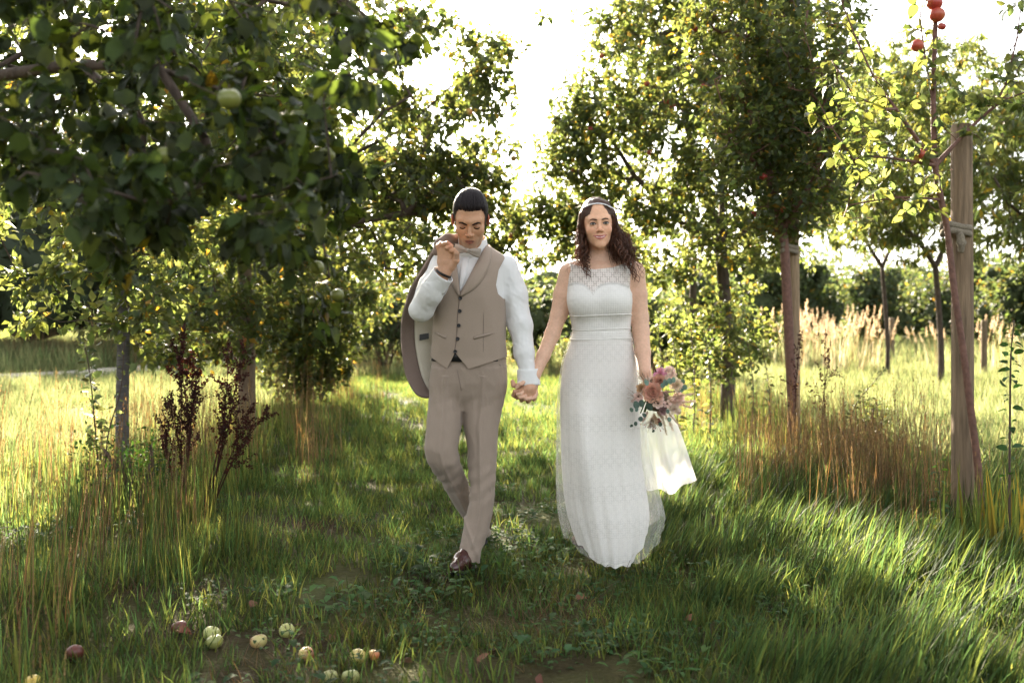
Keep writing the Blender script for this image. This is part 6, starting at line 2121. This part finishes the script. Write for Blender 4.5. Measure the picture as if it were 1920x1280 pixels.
rs = np.random.default_rng(91)
for ln in sk[1:]:
    L = smooth_line(ln, 12)
    for p in L[2:]:
        for _ in range(2): tg.append(p + rs.normal(0, .05, 3))
for p in smooth_line(sk[0][7:], 9): tg.append(p + rs.normal(0, .05, 3))
SAP, _, _ = build_tree('apple_sapling', b, sk, np.array(tg), 92, 'young apple sapling leaning across the near wooden post', leaf_n=8, leaf_size=0.066, leaf_mat=LEAF, bark=BARK_RED,
           trunk_r=0.021, tmpl=TM_FINE, n_obj=300, droop=.55, spread=.9, leaf_len=.3, leaf_off=.035, tip=.0024, cat='tree', odd=.02, wig=.008)
for (px, py, w) in ((1752, 6, 30), (1757, 28, 30), (1720, 86, 24), (1766, 50, 15), (1727, 290, 20)):
    put_apple(SAP, P(px, py, SY - .03), w / F * SY / 2, 'red', rs)

# ------------------------------------------------------------------ leafy sucker shoots, docks, weeds
def shoot(name, pts, label, seed, n, size, mat, cat, stem_r=.006, stem_mat=None, group=None, spread=.6, droop=.4, up_taper=True):
    rng = np.random.default_rng(seed)
    pts = smooth_line(pts, 24)
    root = empty(name, pts[0], label, cat, group)
    v, qd, t = polytube(pts, np.linspace(stem_r, stem_r * .35, 24), 6)
    adopt(root, mesh_obj('stem', v, [qd, t], stem_mat or TWIG))
    variants = [mesh_data('leaf', T[0], [T[1], T[2]], mat, True, np.repeat(leaf_cols(rng, 1, .05), len(T[0]), axis=0)) for T in TM_FINE]
    for k in range(n):
        t = .12 + .88 * (k + rng.uniform(0, 1)) / n
        p = np.array([np.interp(t, np.linspace(0, 1, 24), pts[:, c]) for c in range(3)])
        a = 2.4 * k + rng.normal(0, .3)
        out = np.array([math.cos(a), math.sin(a), .35])
        d, nn = leaf_frames(rng, p[None], out[None], droop=droop, spread=spread * .4)
        d, nn = d[0], nn[0]; s = np.cross(d, nn); sz = size * rng.uniform(.7, 1.2) * (1.1 - .5 * t)
        M = np.eye(4); M[:3, 0] = s * sz; M[:3, 1] = d * sz; M[:3, 2] = nn * sz; M[:3, 3] = p + out * .012 - pts[0]
        o = bpy.data.objects.new('leaf', variants[k % 4]); o.matrix_local = Matrix(M.tolist()); link(o, root)
    return root
shoot('apple_sucker', [base_at(188, 6.3), P(178, 800, 6.3), P(168, 700, 6.3), P(152, 612, 6.3)], 'leafy upright shoot left of the grey trunk', 101, 60, .085, LEAF, 'shoot')
shoot('apple_sucker', [base_at(195, 6.2), P(202, 820, 6.2), P(226, 730, 6.2), P(233, 640, 6.2)], 'thin leafy shoot right against the grey trunk', 102, 26, .06, LEAF, 'shoot')
for (px, h_, Y, lab, sd, n, sz) in ((1240, 560, 8.9, 'leafy sucker right beside the bride', 103, 46, .075), (1268, 590, 8.6, 'leafy sucker behind the bouquet', 104, 40, .075), (1300, 560, 9.2, 'leafy sucker between bouquet and forked trunk', 105, 46, .075),
                               (1330, 600, 8.8, 'short leafy sucker left of the forked trunk foot', 106, 40, .07), (1410, 620, 9.3, 'leafy sucker right of the forked trunk foot', 107, 40, .07), (1440, 640, 9.0, 'low leafy sucker left of the middle post', 108, 36, .07)):
    b0 = base_at(px, Y)
    shoot('apple_sucker', [b0, b0 * .5 + P(px - 8, h_, Y) * .5 + [.03, 0, 0], P(px - 12, h_, Y)], lab, sd, n, sz, LEAF, 'shoot', .007)
shoot('mullein_weed', [base_at(1892, 4.7), P(1894, 760, 4.7), P(1896, 660, 4.7), P(1902, 600, 4.7)], 'tall weed stem with broad leaves at the right edge', 111, 44, .055, WEED, 'weed', .006)
shoot('nettle_weed', [base_at(1768, 4.95), P(1764, 960, 4.95), P(1760, 860, 4.95)], 'short leafy weed just left of the near post', 112, 30, .05, WEED, 'weed', .004)
shoot('rose_shoot', [base_at(1580, 7.4), P(1600, 770, 7.4), P(1640, 715, 7.4), P(1660, 690, 7.4)], 'arching leafy rose shoot right of the middle post', 113, 70, .035, LEAF, 'shoot', .004)
bush('rose_bush', gp(1625, 7.6), (.34, .28, .52), 114, 'small dark rose bush between the two wooden posts', n=900, size=.035, mat=LEAF, core=False)
bush('rose_bush', gp(262, 5.9), (.35, .3, .42), 115, 'low dark leafy weed clump at the foot of the grey trunk', n=900, size=.03, mat=WEED, cat='weed', core=False)

DOCK = pbr('dock_seed', (0.036, 0.012, 0.008), rough=0.8, var=0.3, vscale=40, trans=0.25, tcol=(2, 1, .8))
def dock(base, tips, label, seed, n=420):
    rng = np.random.default_rng(seed)
    root = empty('dock_plant', base, label, 'plant', 'dried docks')
    parts = []
    for tip in tips:
        pts = smooth_line([base + rng.normal(0, .015, 3) * [1, 1, 0], base * .5 + tip * .5 + rng.normal(0, .03, 3), tip], 14)
        v, qd, t = polytube(pts, np.linspace(.006, .0015, 14), 5)
        adopt(root, mesh_obj('stem', v, [qd, t], DOCK, col=np.ones((len(v), 3))))
        for k in range(9):              # side branches with whorls
            t0 = .40 + .6 * k / 9; p = np.array([np.interp(t0, np.linspace(0, 1, 14), pts[:, c]) for c in range(3)])
            d = norm(norm(tip - base) * 1.3 + rng.normal(0, .55, 3)); L = .22 * (1.1 - t0) + .05
            for j in range(n // 9):
                u = rng.uniform(0, 1); c = p + d * L * u + rng.normal(0, .008, 3)
                o = norm(rng.normal(0, 1, 3)) * .010; s = norm(np.cross(o, rng.normal(0, 1, 3))) * .006
                parts.append((np.array([c - o, c + s, c + o, c - s]), [np.array([[0, 1, 2, 3]])], np.ones(3) * rng.uniform(.6, 1.5)))
    v, f, cc = merge(parts)
    o = adopt(root, mesh_obj('seed_heads', v, f, DOCK, col=cc)); o['kind'] = 'stuff'
    return root
b = base_at(345, 5.75)
dock(b, [P(345, 615, 5.75), P(330, 640, 5.7), P(318, 740, 5.7), P(362, 660, 5.8), P(372, 690, 5.8), P(305, 760, 5.7)], 'tall dark red dried dock right of the grey trunk', 121, 560)
b = base_at(390, 5.85)
dock(b, [P(430, 640, 5.9), P(450, 680, 5.9), P(465, 640, 6.0), P(505, 765, 5.9), P(420, 720, 5.8), P(470, 760, 5.9)], 'leaning dark red dried dock in front of the tan trunk', 122, 440)
b = base_at(1545, 7.3)
dock(b, [P(1548, 615, 7.3), P(1556, 660, 7.3)], 'thin brown dock stalk right of the middle post', 123, 200)
b = base_at(1503, 7.2)
dock(b, [P(1502, 625, 7.2)], 'single dark stalk against the middle post', 124, 260)

# broad yellow-green blades beside the near post
rgl = np.random.default_rng(131)
for i, (px, Y, h_) in enumerate(((1830, 4.6, 620), (1890, 4.4, 800), (1850, 4.5, 860), (1910, 4.5, 760), (1875, 4.7, 840))):
    b = base_at(px, Y)
    root = empty('sedge_clump', b, ['orange tinged sedge blades just right of the near post foot', 'sedge clump low at the right edge', 'short sedge clump below the near post', 'tall sedge clump cut by the right edge', 'yellowing sedge clump between the near post and right edge'][i], 'sedge')
    for k in range(9):
        v, fs, c = blades(rgl, 1, .32, .55, .016, .04, .35, .25, [(1.6, 1.3, .8), (2.6, 1.4, .7), (1.2, 1.2, .8), (3.0, 1.5, .8)], segs=5)
        adopt(root, mesh_obj('blade', v + b + [rgl.normal(0, .04), rgl.normal(0, .04), 0], fs, GRASS, col=c))

# ------------------------------------------------------------------ windfall apples
WIND = [(397, 1190, 'green', 'pale green windfall apple lying highest on its side, left group'), (402, 1203, 'green', 'green windfall apple touching the one behind it'), (485, 1203, 'mixed', 'yellow and red windfall apple showing its eye'),
        (538, 1182, 'green', 'small yellow green windfall apple half in the thatch'), (575, 1226, 'rot', 'reddish rotten windfall apple with a dark hole'), (671, 1230, 'split', 'yellow windfall apple split open'), (700, 1227, 'mixed2', 'small orange windfall apple beside the split one'),
        (619, 1269, 'green', 'pale windfall apple at the bottom edge, left of its neighbour'), (657, 1269, 'green', 'green windfall apple at the bottom edge, right of its neighbour'), (61, 1278, 'yellow', 'yellow windfall apple in the bottom left corner'),
        (140, 1224, 'rotred', 'dull red windfall apple sunk in grass at lower left'), (336, 1176, 'rotred', 'brownish red windfall apple in the grass left of the pale green ones')]
rf = np.random.default_rng(141)
WM = {'green': apple_mesh('windfall_apple', (.34, .36, .11), (.40, .39, .14), 11), 'mixed': apple_mesh('windfall_apple', (.52, .46, .18), (.48, .22, .10), 12), 'yellow': apple_mesh('windfall_apple', (.62, .45, .08), (.60, .40, .08), 13),
      'mixed2': apple_mesh('windfall_apple', (.55, .36, .10), (.48, .16, .06), 14), 'rot': apple_mesh('windfall_apple', (.46, .36, .12), (.38, .13, .07), 15), 'split': apple_mesh('windfall_apple', (.58, .48, .16), (.55, .42, .12), 16), 'rotred': apple_mesh('windfall_apple', (.13, .035, .025), (.09, .03, .022), 17)}
HOLE = pbr('rotten_flesh', (0.045, 0.022, 0.012), rough=0.9, var=0.4, vscale=80, attr=False)
for i, (px, py, kd, lab) in enumerate(WIND):
    Y = CAM_H * F / (py + 14 - HOR)
    p = P(px, py, Y); r = (16 if kd not in ('mixed2',) else 11) / F * Y * rf.uniform(.92, 1.08)
    p[2] = max(p[2], float(gz(p[0], p[1])) + r * (.55 if kd != 'rotred' else .0))
    o = bpy.data.objects.new('windfall_apple', WM[kd]); o.location = [float(c) for c in p]; o.scale = (r, r, r * .92)
    o.rotation_euler = (rf.uniform(-.9, .3), rf.normal(0, .5), rf.uniform(0, 6.28))
    if kd in ('rot', 'split'): o.rotation_euler = (.25, 0, .4)
    link(o); tag(o, lab, 'apple', 'windfall apples on the ground')
    if kd in ('rot', 'split'):
        v, f = apple_geom(3)
        d = norm(np.array([.25, -.55, .80] if kd == 'rot' else [.1, -.8, .55]))
        v2 = v * np.array([.36, .22, .16]) + 0
        # a ragged dark bite lying in the skin
        u = norm(np.cross(d, (0, 0, 1))); w = np.cross(u, d)
        vv = (v[:, :1] * .34 * u + v[:, 1:2] * .24 * w + v[:, 2:3] * .10 * d) + d * .93
        vv = vv + .05 * vnoise(vv * 6, 3)[:, None]
        h = bpy.data.objects.new('rot_hole', mesh_data('rot_hole', vv, f, HOLE)); link(h, o)
# fallen leaves
FALL = pbr('fallen_leaf', (1, 1, 1), rough=0.7, var=0.3, vscale=30, spec=0.2)
fv = [mesh_data('fallen_leaf', T[0], [T[1], T[2]], FALL, True, np.repeat(np.array([c]), len(T[0]), 0)) for T, c in zip(TM_FINE * 2, [(.20, .09, .05), (.16, .09, .05), (.15, .07, .04), (.14, .06, .04), (.16, .09, .04), (.16, .05, .03), (.14, .08, .05), (.17, .10, .05)])]
spots = [(1078, 1122, 'reddish fallen leaf below the bride\'s hem'), (925, 1218, 'tan fallen leaf at lower middle'), (895, 1245, 'small brown fallen leaf near the bottom middle'), (1215, 1010, 'brown fallen leaf right of the hem'), (620, 1195, 'brown fallen leaf between the windfalls'),
         (330, 1190, 'curled pale fallen leaf at lower left'), (560, 1180, 'brown fallen leaf behind the small green windfall'), (1230, 1262, 'dark fallen leaf near the bottom edge, right of middle'), (1310, 1160, 'fallen leaf at the edge of the lush grass'), (760, 1235, 'fallen leaf right of the small orange windfall'), (470, 1150, 'fallen leaf behind the left windfalls'), (1010, 1265, 'fallen leaf at the bottom edge in the middle')]
for i, (px, py, lab) in enumerate(spots):
    Y = CAM_H * F / (py - HOR + 8); p = P(px, py, Y); p[2] = float(gz(p[0], p[1])) + .025
    o = bpy.data.objects.new('fallen_leaf', fv[i % 8]); o.location = [float(c) for c in p]; s = rf.uniform(.045, .065); o.scale = (s, s, s)
    o.rotation_euler = (rf.normal(0, .5), rf.normal(0, .5), rf.uniform(0, 6.28)); link(o)
    tag(o, lab, 'leaf', 'fallen leaves on the alley')
